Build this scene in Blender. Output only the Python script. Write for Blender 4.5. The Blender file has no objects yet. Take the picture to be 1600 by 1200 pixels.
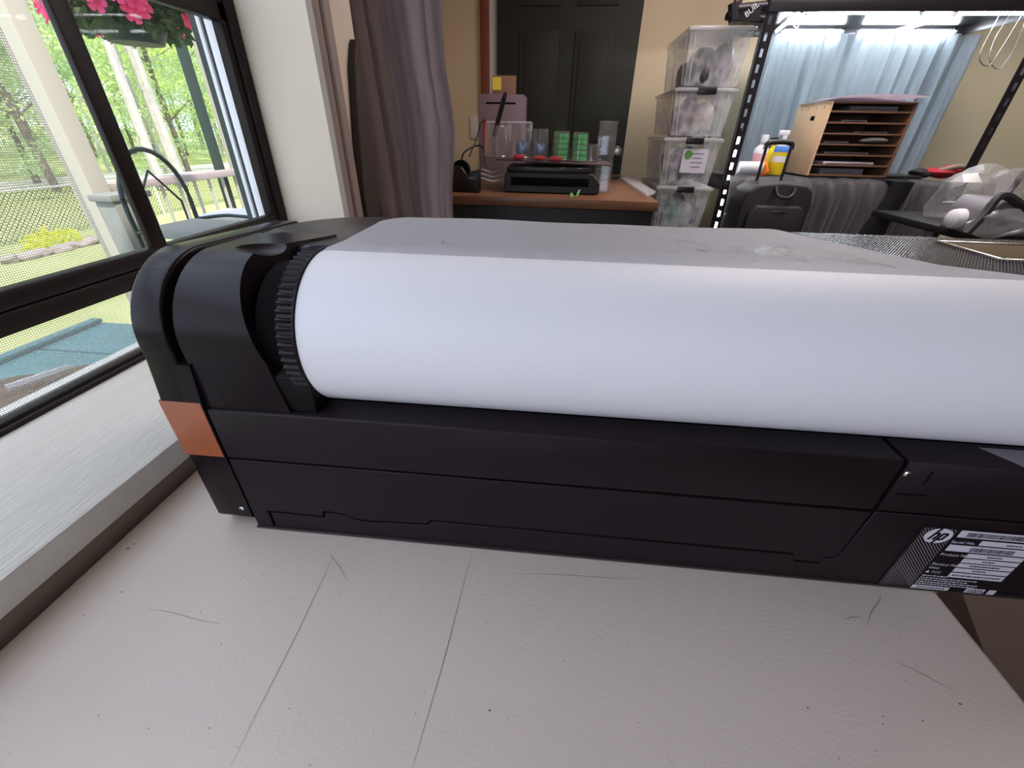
import bpy, bmesh, math, random
from math import sin, cos, pi, radians, sqrt, atan2
from mathutils import Vector, Matrix

# ------------------------------------------------------------------ camera
F_PX = 643.64
PITCH, ROLL, YAW = radians(31.448), radians(-1.21), radians(5.491)
EYE = Vector((0, 0, 1.10))
_cp, _sp = cos(PITCH), sin(PITCH)
_R0, _F, _U0 = Vector((1, 0, 0)), Vector((0, _cp, -_sp)), Vector((0, _sp, _cp))
_R = _R0*cos(ROLL) - _U0*sin(ROLL)
_U = _U0*cos(ROLL) + _R0*sin(ROLL)
_Z = Matrix.Rotation(YAW, 3, 'Z')
_R, _U, _F = _Z @ _R, _Z @ _U, _Z @ _F

def at(px, py, **k):
    """point of the room seen at photograph pixel px,py on the plane x=, y= or z="""
    a, v = list(k.items())[0]
    i = 'xyz'.index(a)
    d = _F*F_PX + _R*(px-800) - _U*(py-600)
    return EYE + d*((v-EYE[i])/d[i])

scene = bpy.context.scene
cam_d = bpy.data.cameras.new('camera')
cam = bpy.data.objects.new('camera', cam_d)
scene.collection.objects.link(cam)
cam_d.sensor_fit = 'HORIZONTAL'
cam_d.sensor_width = 36.0
cam_d.lens = F_PX/1600*36.0
cam_d.clip_start = 0.01
cam_d.clip_end = 300
m3 = Matrix((_R, _U, -_F)).transposed()
cam.matrix_world = Matrix.Translation(EYE) @ m3.to_4x4()
scene.camera = cam

# ------------------------------------------------------------------ world, sun, daylight, exposure
world = bpy.data.worlds.new('sky')
scene.world = world
world.use_nodes = True
wn = world.node_tree
wn.nodes.clear()
wo = wn.nodes.new('ShaderNodeOutputWorld')
wb = wn.nodes.new('ShaderNodeBackground')
wb.inputs[0].default_value = (0.70, 0.80, 1.0, 1)
wb.inputs[1].default_value = 2.7
wn.links.new(wb.outputs[0], wo.inputs[0])

sun_d = bpy.data.lights.new('sun', 'SUN')
sun_d.energy = 8.0
sun_d.angle = radians(2)
sun_d.color = (1.0, 0.93, 0.80)
sun = bpy.data.objects.new('sun', sun_d)
sun.rotation_euler = Vector((-0.55, 0.50, -1.0)).to_track_quat('-Z', 'Y').to_euler()
scene.collection.objects.link(sun)

def area_light(name, loc, target, sx, sy, energy, color):
    d = bpy.data.lights.new(name, 'AREA')
    d.shape = 'RECTANGLE'; d.size = sx; d.size_y = sy; d.energy = energy; d.color = color
    o = bpy.data.objects.new(name, d)
    o.location = loc
    o.rotation_euler = (Vector(target)-Vector(loc)).to_track_quat('-Z', 'Y').to_euler()
    scene.collection.objects.link(o)
    return o
# daylight coming through the window behind the camera and the one on the left
area_light('daylight_rear_window', (-0.1, -2.17, 1.45), (-0.1, 0, 1.2), 1.7, 1.3, 9, (0.74, 0.78, 1.0))
area_light('daylight_left_window', (-0.80, -0.25, 1.30), (0.2, -0.1, 0.9), 1.5, 0.9, 9, (0.76, 0.82, 1.0))
# unseen overhead light, added as soft fill for the far part of the room
area_light('overhead_fill', (1.2, 1.9, 2.40), (1.2, 1.9, 0), 1.2, 1.2, 50, (1.0, 0.86, 0.84))

scene.view_settings.view_transform = 'Standard'
scene.view_settings.look = 'None'
scene.view_settings.exposure = -0.30
scene.view_settings.gamma = 1.0
scene.view_settings.use_curve_mapping = False

# ------------------------------------------------------------------ helpers
rnd = random.Random(7)
def link(o): scene.collection.objects.link(o)

def mat(name, col, rough=0.5, metal=0.0, noise=0.0, nscale=20.0, bump=0.0, bscale=200.0, spec=0.5, emit=None, estr=0.0,
        stretch=None, coat=0.0, trans=0.0, sheen=0.0, bdist=0.001):
    m = bpy.data.materials.new(name)
    m.use_nodes = True
    nt = m.node_tree
    b = nt.nodes['Principled BSDF']
    b.inputs['Base Color'].default_value = (*col, 1)
    b.inputs['Roughness'].default_value = rough
    b.inputs['Metallic'].default_value = metal
    b.inputs['Specular IOR Level'].default_value = spec
    b.inputs['Coat Weight'].default_value = coat
    b.inputs['Transmission Weight'].default_value = trans
    b.inputs['Sheen Weight'].default_value = sheen
    if emit:
        b.inputs['Emission Color'].default_value = (*emit, 1)
        b.inputs['Emission Strength'].default_value = estr
    tc = nt.nodes.new('ShaderNodeTexCoord')
    mp = nt.nodes.new('ShaderNodeMapping')
    nt.links.new(tc.outputs['Object'], mp.inputs[0])
    if stretch: mp.inputs['Scale'].default_value = stretch
    n = nt.nodes.new('ShaderNodeTexNoise')
    n.inputs['Scale'].default_value = nscale
    n.inputs['Detail'].default_value = 5
    nt.links.new(mp.outputs[0], n.inputs['Vector'])
    cr = nt.nodes.new('ShaderNodeMix'); cr.data_type = 'RGBA'
    k = 1-noise
    cr.inputs[6].default_value = (col[0]*k, col[1]*k, col[2]*k, 1)
    cr.inputs[7].default_value = (min(1, col[0]*(1+noise)), min(1, col[1]*(1+noise)), min(1, col[2]*(1+noise)), 1)
    nt.links.new(n.outputs[0], cr.inputs[0])
    nt.links.new(cr.outputs[2], b.inputs['Base Color'])
    if bump:
        n2 = nt.nodes.new('ShaderNodeTexNoise')
        n2.inputs['Scale'].default_value = bscale
        n2.inputs['Detail'].default_value = 3
        nt.links.new(mp.outputs[0], n2.inputs['Vector'])
        bp = nt.nodes.new('ShaderNodeBump')
        bp.inputs['Strength'].default_value = bump
        bp.inputs['Distance'].default_value = bdist
        nt.links.new(n2.outputs[0], bp.inputs['Height'])
        nt.links.new(bp.outputs[0], b.inputs['Normal'])
    return m

def clear_mat(name, tint=(1, 1, 1), milky=0.1, gloss=0.08, rough=0.05, col=(0.9, 0.92, 0.95), nz=0.0):
    """see-through plastic or glass: transparent, a little milky diffuse and a little gloss"""
    m = bpy.data.materials.new(name); m.use_nodes = True
    nt = m.node_tree; nt.nodes.clear()
    out = nt.nodes.new('ShaderNodeOutputMaterial')
    tr = nt.nodes.new('ShaderNodeBsdfTransparent'); tr.inputs[0].default_value = (*tint, 1)
    df = nt.nodes.new('ShaderNodeBsdfDiffuse'); df.inputs[0].default_value = (*col, 1)
    gl = nt.nodes.new('ShaderNodeBsdfGlossy'); gl.inputs['Roughness'].default_value = rough
    fr = nt.nodes.new('ShaderNodeLayerWeight'); fr.inputs[0].default_value = 0.25
    m1 = nt.nodes.new('ShaderNodeMixShader'); m2 = nt.nodes.new('ShaderNodeMixShader')
    if nz:
        tc = nt.nodes.new('ShaderNodeTexCoord'); n = nt.nodes.new('ShaderNodeTexNoise'); n.inputs['Scale'].default_value = 25
        nt.links.new(tc.outputs['Object'], n.inputs['Vector'])
        mr = nt.nodes.new('ShaderNodeMapRange'); mr.inputs[1].default_value = .35; mr.inputs[2].default_value = .65
        mr.inputs[3].default_value = milky*(1-nz); mr.inputs[4].default_value = milky*(1+nz)
        nt.links.new(n.outputs[0], mr.inputs[0]); nt.links.new(mr.outputs[0], m1.inputs[0])
    else:
        m1.inputs[0].default_value = milky
    nt.links.new(tr.outputs[0], m1.inputs[1]); nt.links.new(df.outputs[0], m1.inputs[2])
    ma = nt.nodes.new('ShaderNodeMath'); ma.operation = 'MULTIPLY_ADD'
    ma.inputs[1].default_value = 0.5; ma.inputs[2].default_value = gloss
    nt.links.new(fr.outputs['Facing'], ma.inputs[0])
    mb = nt.nodes.new('ShaderNodeMath'); mb.operation = 'MULTIPLY'; mb.inputs[1].default_value = min(1, gloss*4+.02)
    nt.links.new(ma.outputs[0], mb.inputs[0])
    nt.links.new(mb.outputs[0], m2.inputs[0])
    nt.links.new(m1.outputs[0], m2.inputs[1]); nt.links.new(gl.outputs[0], m2.inputs[2])
    nt.links.new(m2.outputs[0], out.inputs[0])
    return m

class MB:
    def __init__(s): s.bm = bmesh.new()
    def _take(s, b, M=None):
        if M is not None: bmesh.ops.transform(b, matrix=M, verts=b.verts)
        me = bpy.data.meshes.new('t'); b.to_mesh(me); b.free()
        s.bm.from_mesh(me); bpy.data.meshes.remove(me)
        return s
    def box(s, x0, x1, y0, y1, z0, z1, bev=0.0, M=None, seg=2):
        b = bmesh.new()
        bmesh.ops.create_cube(b, size=1)
        for v in b.verts:
            v.co = Vector((x0+(v.co.x+.5)*(x1-x0), y0+(v.co.y+.5)*(y1-y0), z0+(v.co.z+.5)*(z1-z0)))
        if bev: bmesh.ops.bevel(b, geom=b.edges[:], offset=bev, segments=seg, profile=.5, affect='EDGES')
        return s._take(b, M)
    def prism(s, poly, a0, a1, axis='y', bev=0.0, M=None, seg=1):
        """poly of 2d points in the other two axes (x,z for y; y,z for x; x,y for z)"""
        b = bmesh.new()
        def pt(p, a):
            return {'y': (p[0], a, p[1]), 'x': (a, p[0], p[1]), 'z': (p[0], p[1], a)}[axis]
        va = [b.verts.new(pt(p, a0)) for p in poly]; vb = [b.verts.new(pt(p, a1)) for p in poly]
        n = len(poly)
        b.faces.new(va); b.faces.new(vb[::-1])
        for i in range(n): b.faces.new((va[i], vb[i], vb[(i+1) % n], va[(i+1) % n]))
        bmesh.ops.recalc_face_normals(b, faces=b.faces[:])
        if bev: bmesh.ops.bevel(b, geom=b.edges[:], offset=bev, segments=seg, profile=.5, affect='EDGES', clamp_overlap=True)
        return s._take(b, M)
    def lathe(s, prof, M=None, n=32, cap=True):
        """prof: (r, h) pairs, turned around z"""
        b = bmesh.new()
        rings = []
        for r, h in prof:
            if r < 1e-6: rings.append([b.verts.new((0, 0, h))])
            else: rings.append([b.verts.new((r*cos(2*pi*i/n), r*sin(2*pi*i/n), h)) for i in range(n)])
        for A, B in zip(rings, rings[1:]):
            for i in range(n):
                q = [A[i % len(A)], A[(i+1) % len(A)], B[(i+1) % len(B)], B[i % len(B)]]
                u = []
                for v in q:
                    if v not in u: u.append(v)
                if len(u) > 2: b.faces.new(u)
        if cap:
            for r in (rings[0], rings[-1]):
                if len(r) > 2:
                    b.faces.new(r)
        bmesh.ops.recalc_face_normals(b, faces=b.faces[:])
        return s._take(b, M)
    def cyl(s, p, q, r, n=16, r2=None):
        p, q = Vector(p), Vector(q)
        d = q-p
        M = Matrix.Translation(p) @ d.to_track_quat('Z', 'Y').to_matrix().to_4x4()
        return s.lathe([(r, 0), (r if r2 is None else r2, d.length)], M, n)
    def tube(s, pts, r, n=8, closed=False):
        pts = [Vector(p) for p in pts]
        b = bmesh.new(); rings = []
        N = len(pts)
        up = Vector((0, 0, 1))
        for i, p in enumerate(pts):
            if closed: t = pts[(i+1) % N]-pts[i-1]
            else: t = pts[min(i+1, N-1)]-pts[max(i-1, 0)]
            t.normalize()
            a = t.cross(up)
            if a.length < .05: a = t.cross(Vector((1, 0, 0)))
            a.normalize(); c = a.cross(t)
            rr = r[i] if isinstance(r, (list, tuple)) else r
            rings.append([b.verts.new(p+(a*cos(2*pi*j/n)+c*sin(2*pi*j/n))*rr) for j in range(n)])
        for i in range(N if closed else N-1):
            A, B = rings[i], rings[(i+1) % N]
            for j in range(n): b.faces.new((A[j], A[(j+1) % n], B[(j+1) % n], B[j]))
        if not closed: b.faces.new(rings[0]); b.faces.new(rings[-1])
        bmesh.ops.recalc_face_normals(b, faces=b.faces[:])
        return s._take(b)
    def grid(s, fn, nu, nv, thick=0.0):
        b = bmesh.new()
        V = [[b.verts.new(fn(i/nu, j/nv)) for j in range(nv+1)] for i in range(nu+1)]
        for i in range(nu):
            for j in range(nv): b.faces.new((V[i][j], V[i+1][j], V[i+1][j+1], V[i][j+1]))
        if thick: bmesh.ops.solidify(b, geom=b.faces[:], thickness=thick)
        return s._take(b)
    def blob(s, c, sx, sy, sz, jit=0.15, sub=3, seed=1, M=None):
        r = random.Random(seed)
        b = bmesh.new()
        bmesh.ops.create_icosphere(b, subdivisions=sub, radius=1)
        ks = [(Vector((r.uniform(-1, 1), r.uniform(-1, 1), r.uniform(-1, 1)))*3.5, r.uniform(0, 6)) for _ in range(6)]
        for v in b.verts:
            f = 1+jit*sum(sin(v.co.dot(k)+ph) for k, ph in ks)/2.2
            v.co = Vector((v.co.x*sx*f, v.co.y*sy*f, v.co.z*sz*f))+Vector(c)
        return s._take(b, M)
    def build(s, name, material, parent=None, smooth=40, loc=None, kind=None, label=None):
        me = bpy.data.meshes.new(name)
        s.bm.to_mesh(me); s.bm.free()
        if isinstance(material, (list, tuple)):
            for m in material: me.materials.append(m)
        else: me.materials.append(material)
        if smooth:
            me.shade_smooth(); me.set_sharp_from_angle(angle=radians(smooth))
        o = bpy.data.objects.new(name, me); link(o)
        if parent is not None: o.parent = parent
        if loc: o.location = loc
        if kind: o['kind'] = kind
        if label: o['label'] = label
        return o

def thing(name, label, cat, loc=(0, 0, 0), rz=0.0, group=None):
    o = bpy.data.objects.new(name, None); link(o)
    o.empty_display_size = .05
    o.location = loc; o.rotation_euler = (0, 0, rz)
    o['label'] = label; o['category'] = cat
    if group: o['group'] = group
    return o
def tag(o, label, cat, group=None, kind=None):
    o['label'] = label; o['category'] = cat
    if group: o['group'] = group
    if kind: o['kind'] = kind
    return o
def struct(o):
    o['kind'] = 'structure'; return o
def copy_tree(o, parent=None):
    c = o.copy(); link(c); c.parent = parent
    for ch in list(o.children): copy_tree(ch, c)
    return c
def text_mesh(name, s, size, M, material, parent=None, shear=0.0, depth=0.0, mb=None):
    cu = bpy.data.curves.new(name, 'FONT'); cu.body = s; cu.size = size; cu.shear = shear; cu.extrude = depth
    cu.align_x = 'LEFT'
    o = bpy.data.objects.new(name, cu); link(o)
    dg = bpy.context.evaluated_depsgraph_get()
    me = bpy.data.meshes.new_from_object(o.evaluated_get(dg))
    me.transform(M)
    bpy.data.objects.remove(o)
    if mb is not None:
        mb.bm.from_mesh(me); bpy.data.meshes.remove(me); return None
    me.materials.clear(); me.materials.append(material); me.name = name
    o = bpy.data.objects.new(name, me); link(o); o.parent = parent
    return o

# ------------------------------------------------------------------ materials
M = {}
M['cream'] = mat('cream_paint', (0.70, 0.61, 0.50), .6, noise=.06, nscale=3, bump=.15, bscale=120)
M['cream2'] = mat('beige_wall_paint', (0.66, 0.54, 0.36), .7, noise=.06, nscale=2, bump=.1, bscale=90)
M['yellow_wall'] = mat('pale_yellow_wall', (0.90, 0.83, 0.58), .7, noise=.05, nscale=2)
M['casing'] = mat('taupe_casing_paint', (0.27, 0.20, 0.165), .45, noise=.08, nscale=8)
M['sill'] = mat('white_sill_paint', (0.88, 0.87, 0.82), .45, noise=.10, nscale=14, bump=.9, bscale=60, stretch=(8, .7, 1), bdist=.0012)
M['apron'] = mat('sill_edge_paint', (0.30, 0.24, 0.20), .5, noise=.08, nscale=10)
M['frame'] = mat('dark_bronze_frame', (0.012, 0.006, 0.006), .45, noise=.1, spec=.2)
M['white_vinyl'] = mat('white_outside_trim', (0.80, 0.80, 0.86), .4)
M['table'] = mat('table_plastic', (0.74, 0.645, 0.585), .45, noise=.05, nscale=4, bump=.35, bscale=420, bdist=.0006)
M['scratch'] = mat('scratch_grey', (0.25, 0.22, 0.22), .6)
M['speck'] = mat('dark_speck', (0.14, 0.11, 0.10), .7)
M['grey_metal'] = mat('grey_metal', (0.25, 0.25, 0.26), .35, .7)
M['floor'] = mat('brown_floor', (0.10, 0.065, 0.045), .5, noise=.2, nscale=6)
M['black_panel'] = mat('printer_black_textured', (0.011, 0.0060, 0.0092), .50, noise=.05, spec=.22, bump=.25, bscale=900, bdist=.0004)
M['black_sat'] = mat('printer_black_satin', (0.009, 0.0055, 0.008), .28, noise=.05, spec=.17, bump=.06, bscale=700, bdist=.0004)
M['black_gloss'] = mat('printer_black_gloss', (0.003, 0.002, 0.003), .4, spec=.15)
M['groove'] = mat('deep_black', (0.002, 0.002, 0.002), .8, spec=.1)
M['lid'] = mat('printer_lid_black', (0.030, 0.022, 0.024), .40, bump=.1, bscale=600, bdist=.0004)
M['ridge'] = mat('ridged_grey_plastic', (0.075, 0.068, 0.09), .26)
M['chrome'] = mat('bright_metal', (0.75, 0.74, 0.74), .2, 1.0)
M['amber'] = mat('dark_amber_window', (0.10, 0.07, 0.05), .08)
M['paper'] = mat('white_paper', (0.78, 0.79, 0.84), .55, noise=.01, nscale=5, bump=.03, bscale=40)
M['ink'] = mat('grey_ink', (0.30, 0.30, 0.34), .7)
M['tape'] = mat('copper_orange_tape', (0.36, 0.105, 0.045), .25, noise=.3, nscale=25, coat=.4)
M['label_black'] = mat('label_black', (0.008, 0.006, 0.009), .35)
M['label_white'] = mat('label_white', (0.62, 0.60, 0.68), .5)
M['label_grey'] = mat('label_grey', (0.20, 0.17, 0.21), .5)
M['curtain'] = mat('grey_linen', (0.40, 0.355, 0.385), .9, noise=.28, nscale=60, stretch=(1, 1, .12), bump=.5, bscale=300, sheen=.2)
M['curtain_brown'] = mat('brown_wood_dark', (0.030, 0.017, 0.011), .6, noise=.3, nscale=10, stretch=(1, 1, 8))
M['door'] = mat('door_dark_green', (0.030, 0.032, 0.026), .6, noise=.05, spec=.2)
M['white_paint'] = mat('white_trim_paint', (0.62, 0.60, 0.60), .5)
M['redwood'] = mat('red_brown_wood', (0.20, 0.045, 0.018), .5, noise=.2)
M['brass'] = mat('satin_knob', (0.45, 0.40, 0.33), .25, 1.0)
M['worktop'] = mat('wooden_worktop', (0.19, 0.088, 0.046), .35, noise=.40, nscale=9, stretch=(1.0, 6, 6))
M['black_wood'] = mat('black_cabinet', (0.008, 0.007, 0.007), .5)
M['rack'] = mat('black_rack_steel', (0.018, 0.015, 0.020), .35, .3)
M['led'] = mat('led_white', (1, 1, 1), .5, emit=(0.88, 0.95, 1.0), estr=80)
M['backdrop'] = mat('blue_grey_cloth', (0.50, 0.58, 0.66), .7, noise=.08, nscale=20, sheen=.3)
M['satin_dark'] = mat('dark_grey_cloth', (0.12, 0.115, 0.125), .40, noise=.1, sheen=.4)
M['birch'] = mat('birch_plywood', (0.75, 0.50, 0.30), .45, noise=.14, nscale=8, stretch=(6, 6, .8))
M['birch_dark'] = mat('dark_birch_board', (0.17, 0.085, 0.05), .5, noise=.2)  # darker tone for the sorter's shelves, back, right side and dowels
M['bin'] = clear_mat('clear_bin_plastic', milky=.18, gloss=.08, rough=.15, nz=.5)
M['bin_lid'] = clear_mat('clear_lid_plastic', milky=.30, gloss=.12, rough=.15)
M['cup'] = clear_mat('clear_cup_plastic', milky=.03, gloss=.12, rough=.04)
M['glass'] = clear_mat('window_glass', milky=.012, gloss=.004, rough=.01)
M['bag'] = clear_mat('clear_bag_plastic', milky=.13, gloss=.16, rough=.28)
M['black_plastic'] = mat('black_plastic', (0.010, 0.009, 0.010), .35)
M['bag_black'] = mat('black_nylon', (0.014, 0.012, 0.015), .6, noise=.2, bump=.4, bscale=400)
M['green_plastic'] = mat('green_tape', (0.03, 0.45, 0.10), .4)
M['green_lite'] = mat('light_green_strip', (0.25, 0.65, 0.22), .5)
M['red_plastic'] = mat('red_plastic', (0.50, 0.03, 0.03), .4)
M['blue_plastic'] = mat('blue_plastic', (0.07, 0.14, 0.28), .4)
M['mauve_box'] = mat('mauve_box', (0.24, 0.17, 0.21), .6)
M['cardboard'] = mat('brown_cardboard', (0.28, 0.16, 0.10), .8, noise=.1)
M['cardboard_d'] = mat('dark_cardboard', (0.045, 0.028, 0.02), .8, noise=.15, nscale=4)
M['yellow'] = mat('yellow_plastic', (0.85, 0.68, 0.02), .4)
M['white_plastic'] = mat('white_plastic', (0.75, 0.77, 0.80), .4)
M['blue_label'] = mat('blue_label', (0.10, 0.28, 0.75), .5)
M['orange'] = mat('orange_plastic', (0.90, 0.25, 0.04), .4)
M['paper_stack'] = mat('stacked_paper', (0.80, 0.80, 0.84), .7, noise=.05)
M['grey_folder'] = mat('grey_folder', (0.16, 0.15, 0.17), .7, noise=.2)
M['red_cloth'] = mat('red_cloth', (0.40, 0.02, 0.03), .8, noise=.2)
M['tan_cloth'] = mat('tan_strap', (0.30, 0.22, 0.18), .8)
M['grass'] = mat('grass', (0.36, 0.42, 0.16), .9, noise=.35, nscale=1.2)
M['trunk'] = mat('pine_bark', (0.42, 0.39, 0.38), .9, noise=.3, nscale=4)
M['trunk_d'] = mat('dark_bark', (0.16, 0.13, 0.11), .9, noise=.3, nscale=4)
def leaf_mat(name, col):
    m = mat(name, col, .6, noise=.3, nscale=.8)
    nt = m.node_tree
    b = nt.nodes['Principled BSDF']; out = [n for n in nt.nodes if n.type == 'OUTPUT_MATERIAL'][0]
    t = nt.nodes.new('ShaderNodeBsdfTranslucent'); t.inputs[0].default_value = (min(1, col[0]*1.3), min(1, col[1]*1.3), col[2]*.9, 1)
    x = nt.nodes.new('ShaderNodeMixShader'); x.inputs[0].default_value = .45
    nt.links.new(b.outputs[0], x.inputs[1]); nt.links.new(t.outputs[0], x.inputs[2]); nt.links.new(x.outputs[0], out.inputs[0])
    return m
M['leaf1'] = leaf_mat('spring_green_leaves', (0.52, 0.64, 0.32))
M['leaf2'] = leaf_mat('mid_green_leaves', (0.36, 0.48, 0.30))
M['leaf3'] = leaf_mat('yellow_green_leaves', (0.60, 0.70, 0.28))
M['basket_leaf'] = leaf_mat('basket_leaves', (0.07, 0.13, 0.07))
M['pink'] = leaf_mat('pink_petals', (0.90, 0.10, 0.32))
M['porch_paint'] = mat('porch_off_white', (0.44, 0.42, 0.37), .7)
M['rail_paint'] = mat('weathered_rail', (0.36, 0.30, 0.30), .7, noise=.15)
M['downspout'] = mat('dark_green_pipe', (0.02, 0.04, 0.035), .6)
M['teal'] = mat('teal_painted_wood', (0.13, 0.36, 0.38), .6, noise=.18, nscale=6, bump=.3, bscale=60)
M['wire'] = mat('galvanised_wire', (0.55, 0.55, 0.55), .5, .3)
M['black_iron'] = mat('black_iron', (0.025, 0.04, 0.045), .45, .3)
M['rock'] = mat('brown_bark_log', (0.20, 0.14, 0.08), .95, noise=.5, nscale=18, bump=.8, bscale=40, bdist=.01)
M['stone'] = mat('grey_brown_stone', (0.35, 0.30, 0.28), .9, noise=.3, nscale=3)
M['daff'] = leaf_mat('yellow_green_plant', (0.65, 0.70, 0.05))
M['planter'] = mat('grey_planter', (0.22, 0.23, 0.22), .6, noise=.15)
M['siding'] = mat('siding', (0.5, 0.5, 0.48), .7)

# fly screen: fine woven wires with clear gaps, laid in the sash plane
def screen_mat():
    m = bpy.data.materials.new('insect_screen_mesh'); m.use_nodes = True
    nt = m.node_tree; nt.nodes.clear()
    out = nt.nodes.new('ShaderNodeOutputMaterial')
    tr = nt.nodes.new('ShaderNodeBsdfTransparent')
    df = nt.nodes.new('ShaderNodeBsdfDiffuse'); df.inputs[0].default_value = (.62, .64, .66, 1)
    mx = nt.nodes.new('ShaderNodeMixShader')
    tc = nt.nodes.new('ShaderNodeTexCoord'); sep = nt.nodes.new('ShaderNodeSeparateXYZ')
    nt.links.new(tc.outputs['Object'], sep.inputs[0])
    acc = None
    for ax in ('Y', 'Z'):
        a = nt.nodes.new('ShaderNodeMath'); a.operation = 'MULTIPLY'; a.inputs[1].default_value = 1/0.0026
        f = nt.nodes.new('ShaderNodeMath'); f.operation = 'FRACT'
        l = nt.nodes.new('ShaderNodeMath'); l.operation = 'LESS_THAN'; l.inputs[1].default_value = .24
        nt.links.new(sep.outputs[ax], a.inputs[0]); nt.links.new(a.outputs[0], f.inputs[0]); nt.links.new(f.outputs[0], l.inputs[0])
        if acc is None: acc = l
        else:
            x = nt.nodes.new('ShaderNodeMath'); x.operation = 'MAXIMUM'
            nt.links.new(acc.outputs[0], x.inputs[0]); nt.links.new(l.outputs[0], x.inputs[1]); acc = x
    nt.links.new(acc.outputs[0], mx.inputs[0])
    nt.links.new(tr.outputs[0], mx.inputs[1]); nt.links.new(df.outputs[0], mx.inputs[2]); nt.links.new(mx.outputs[0], out.inputs[0])
    return m
M['screen'] = screen_mat()

# ================================================================== SETTING
XW, XI, XO = -0.632, -0.487, -0.700      # window face, room side of the wall, outer side
YB = 3.50                               # far wall
struct(MB().box(-1.05, 4.6, -2.4, YB+.15, -.12, 0).build('floor', M['floor'], smooth=0))
struct(MB().box(-1.05, 4.6, -2.4, YB+.15, 2.45, 2.6).build('ceiling', M['cream'], smooth=0))
# left wall around the window (opening y -1.0..0.961, z 0.787..1.80)
w = MB()
w.box(XO, XI, -2.4, 1.16, 0, .747)
w.box(XO, XI, -2.4, 1.16, 1.80, 2.45)
w.box(XO, XI, -2.4, -1.0, .747, 1.80)
w.box(XO, XI, .961, 1.16, .747, 1.80)
struct(w.build('wall_left', M['cream'], smooth=0))
w = MB()
w.box(-1.05, -.96, 1.46, YB, 0, 2.45); w.box(-1.05, XO, 1.46, 1.52, 0, 2.45); w.box(XO, -.66, 1.16, 1.52, 0, 2.45)
struct(w.build('wall_left_recess', M['cream2'], smooth=0))
struct(MB().box(-1.05, 4.6, YB, YB+.15, 0, 2.45).build('wall_back', M['cream2'], smooth=0))
struct(MB().box(4.45, 4.6, -2.4, YB, 0, 2.45).build('wall_right', M['cream2'], smooth=0))
w = MB()
w.box(XO, -1.0+.0, -2.4, -2.25, 0, 2.45) if False else None
w.box(XO, 4.6, -2.4, -2.25, 0, .75); w.box(XO, 4.6, -2.4, -2.25, 2.15, 2.45)
w.box(1.0, 4.6, -2.4, -2.25, .75, 2.15)
struct(w.build('wall_front', M['cream'], smooth=0))
# pale yellow painted stretch of the far wall on the right
struct(MB().box(1.0, 4.45, YB-.012, YB-.001, 0, 2.44).build('wall_back_yellow', M['yellow_wall'], smooth=0))

# sill: board and edge
struct(MB().box(XW-.06, -.422, -1.05, .961, .757, .787, .003).build('window_1_sill', M['sill']))
struct(MB().box(XI+.001, -.427, -1.05, .985, .705, .757, .002).build('window_1_apron', M['apron']))
# taupe moulded casing on the far side of the window and past it
prof = [(0, 0), (0, .012), (.006, .018), (.014, .018), (.018, .012), (.024, .012), (.028, .020), (.050, .022), (.060, .018), (.068, .010), (.070, 0)]
cz = MB()
cz.prism([(.961+a, XI+b) for a, b in prof], .705, 1.9, 'z', M=Matrix(((0, 1, 0, 0), (1, 0, 0, 0), (0, 0, 1, 0), (0, 0, 0, 1))))
struct(cz.build('trim_1', M['casing'], smooth=25))

# window: bronze frame, rails, mullion; glass; screen; white outside trim
fr = MB()
X0, X1 = XW-.020, XW
fr.box(X0, X1, -1.0, .961, .787, .797, .002)
fr.box(X0, X1, -1.0, .961, 1.262, 1.292, .003)
fr.box(X0, X1, -1.0, .961, 1.77, 1.80, .003)
fr.box(X0, X1, .918, .961, .797, 1.77, .003)
fr.box(X0, X1, -1.0, -.965, .797, 1.77, .003)
fr.box(X0+.004, X1+.006, .936, .961, .790, 1.77, .002)
win = struct(fr.build('window_1', M['frame']))
rl = MB()
rl.box(X0, X1, -.965, .918, .884, .910, .003); rl.box(X0+.004, X1+.004, -.965, .918, .912, .934, .003)
rl.box(X0+.006, X1-.006, -.965, .918, .905, .915)
rl.build('rail', M['frame'], win)
MB().box(X1-.006, X1+.004, .600, .627, .930, 1.262, .002).build('mullion', M['frame'], win)
lip = MB(); lip.box(X1-.002, X1+.008, -1.0, .955, .786, .793, .0015); lip.build('sash_lip', M['frame'], win)
MB().box(XW-.018, XW-.0155, -.965, .918, .797, .884).build('lower_pane', M['glass'], win, smooth=0)
MB().box(XW-.018, XW-.0155, -.965, .600, .934, 1.262).build('left_pane', M['glass'], win, smooth=0)
MB().box(XW-.018, XW-.0155, .627, .918, .934, 1.262).build('right_pane', M['glass'], win, smooth=0)
MB().box(XW-.018, XW-.0155, -.965, .918, 1.292, 1.77).build('upper_pane', M['glass'], win, smooth=0)
sc_ = MB()
for z0, z1, y1 in ((.797, .884, .918), (.934, 1.262, .545)):
    b = sc_.bm
    vs = [b.verts.new(p) for p in ((XW-.012, -.965, z0), (XW-.012, y1, z0), (XW-.012, y1, z1), (XW-.012, -.965, z1))]
    b.faces.new(vs)
sc_.build('insect_screen', M['screen'], win, smooth=0)
ot = MB()
ot.box(-.668, X0, .921, .960, .787, 1.80, .001)
ot.box(-.684, -.676, .921, .960, .787, 1.80, .001)
ot.box(XO-.012, XO-.001, .955, 1.03, .72, 1.86, .003)
ot.build('outside_trim', M['white_vinyl'], win)
og = MB(); og.box(-.676, -.668, .926, .960, .787, 1.80); og.box(XO+.001, -.684, .926, .960, .787, 1.80); og.build('track_groove', M['downspout'], win, smooth=0)
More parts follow.
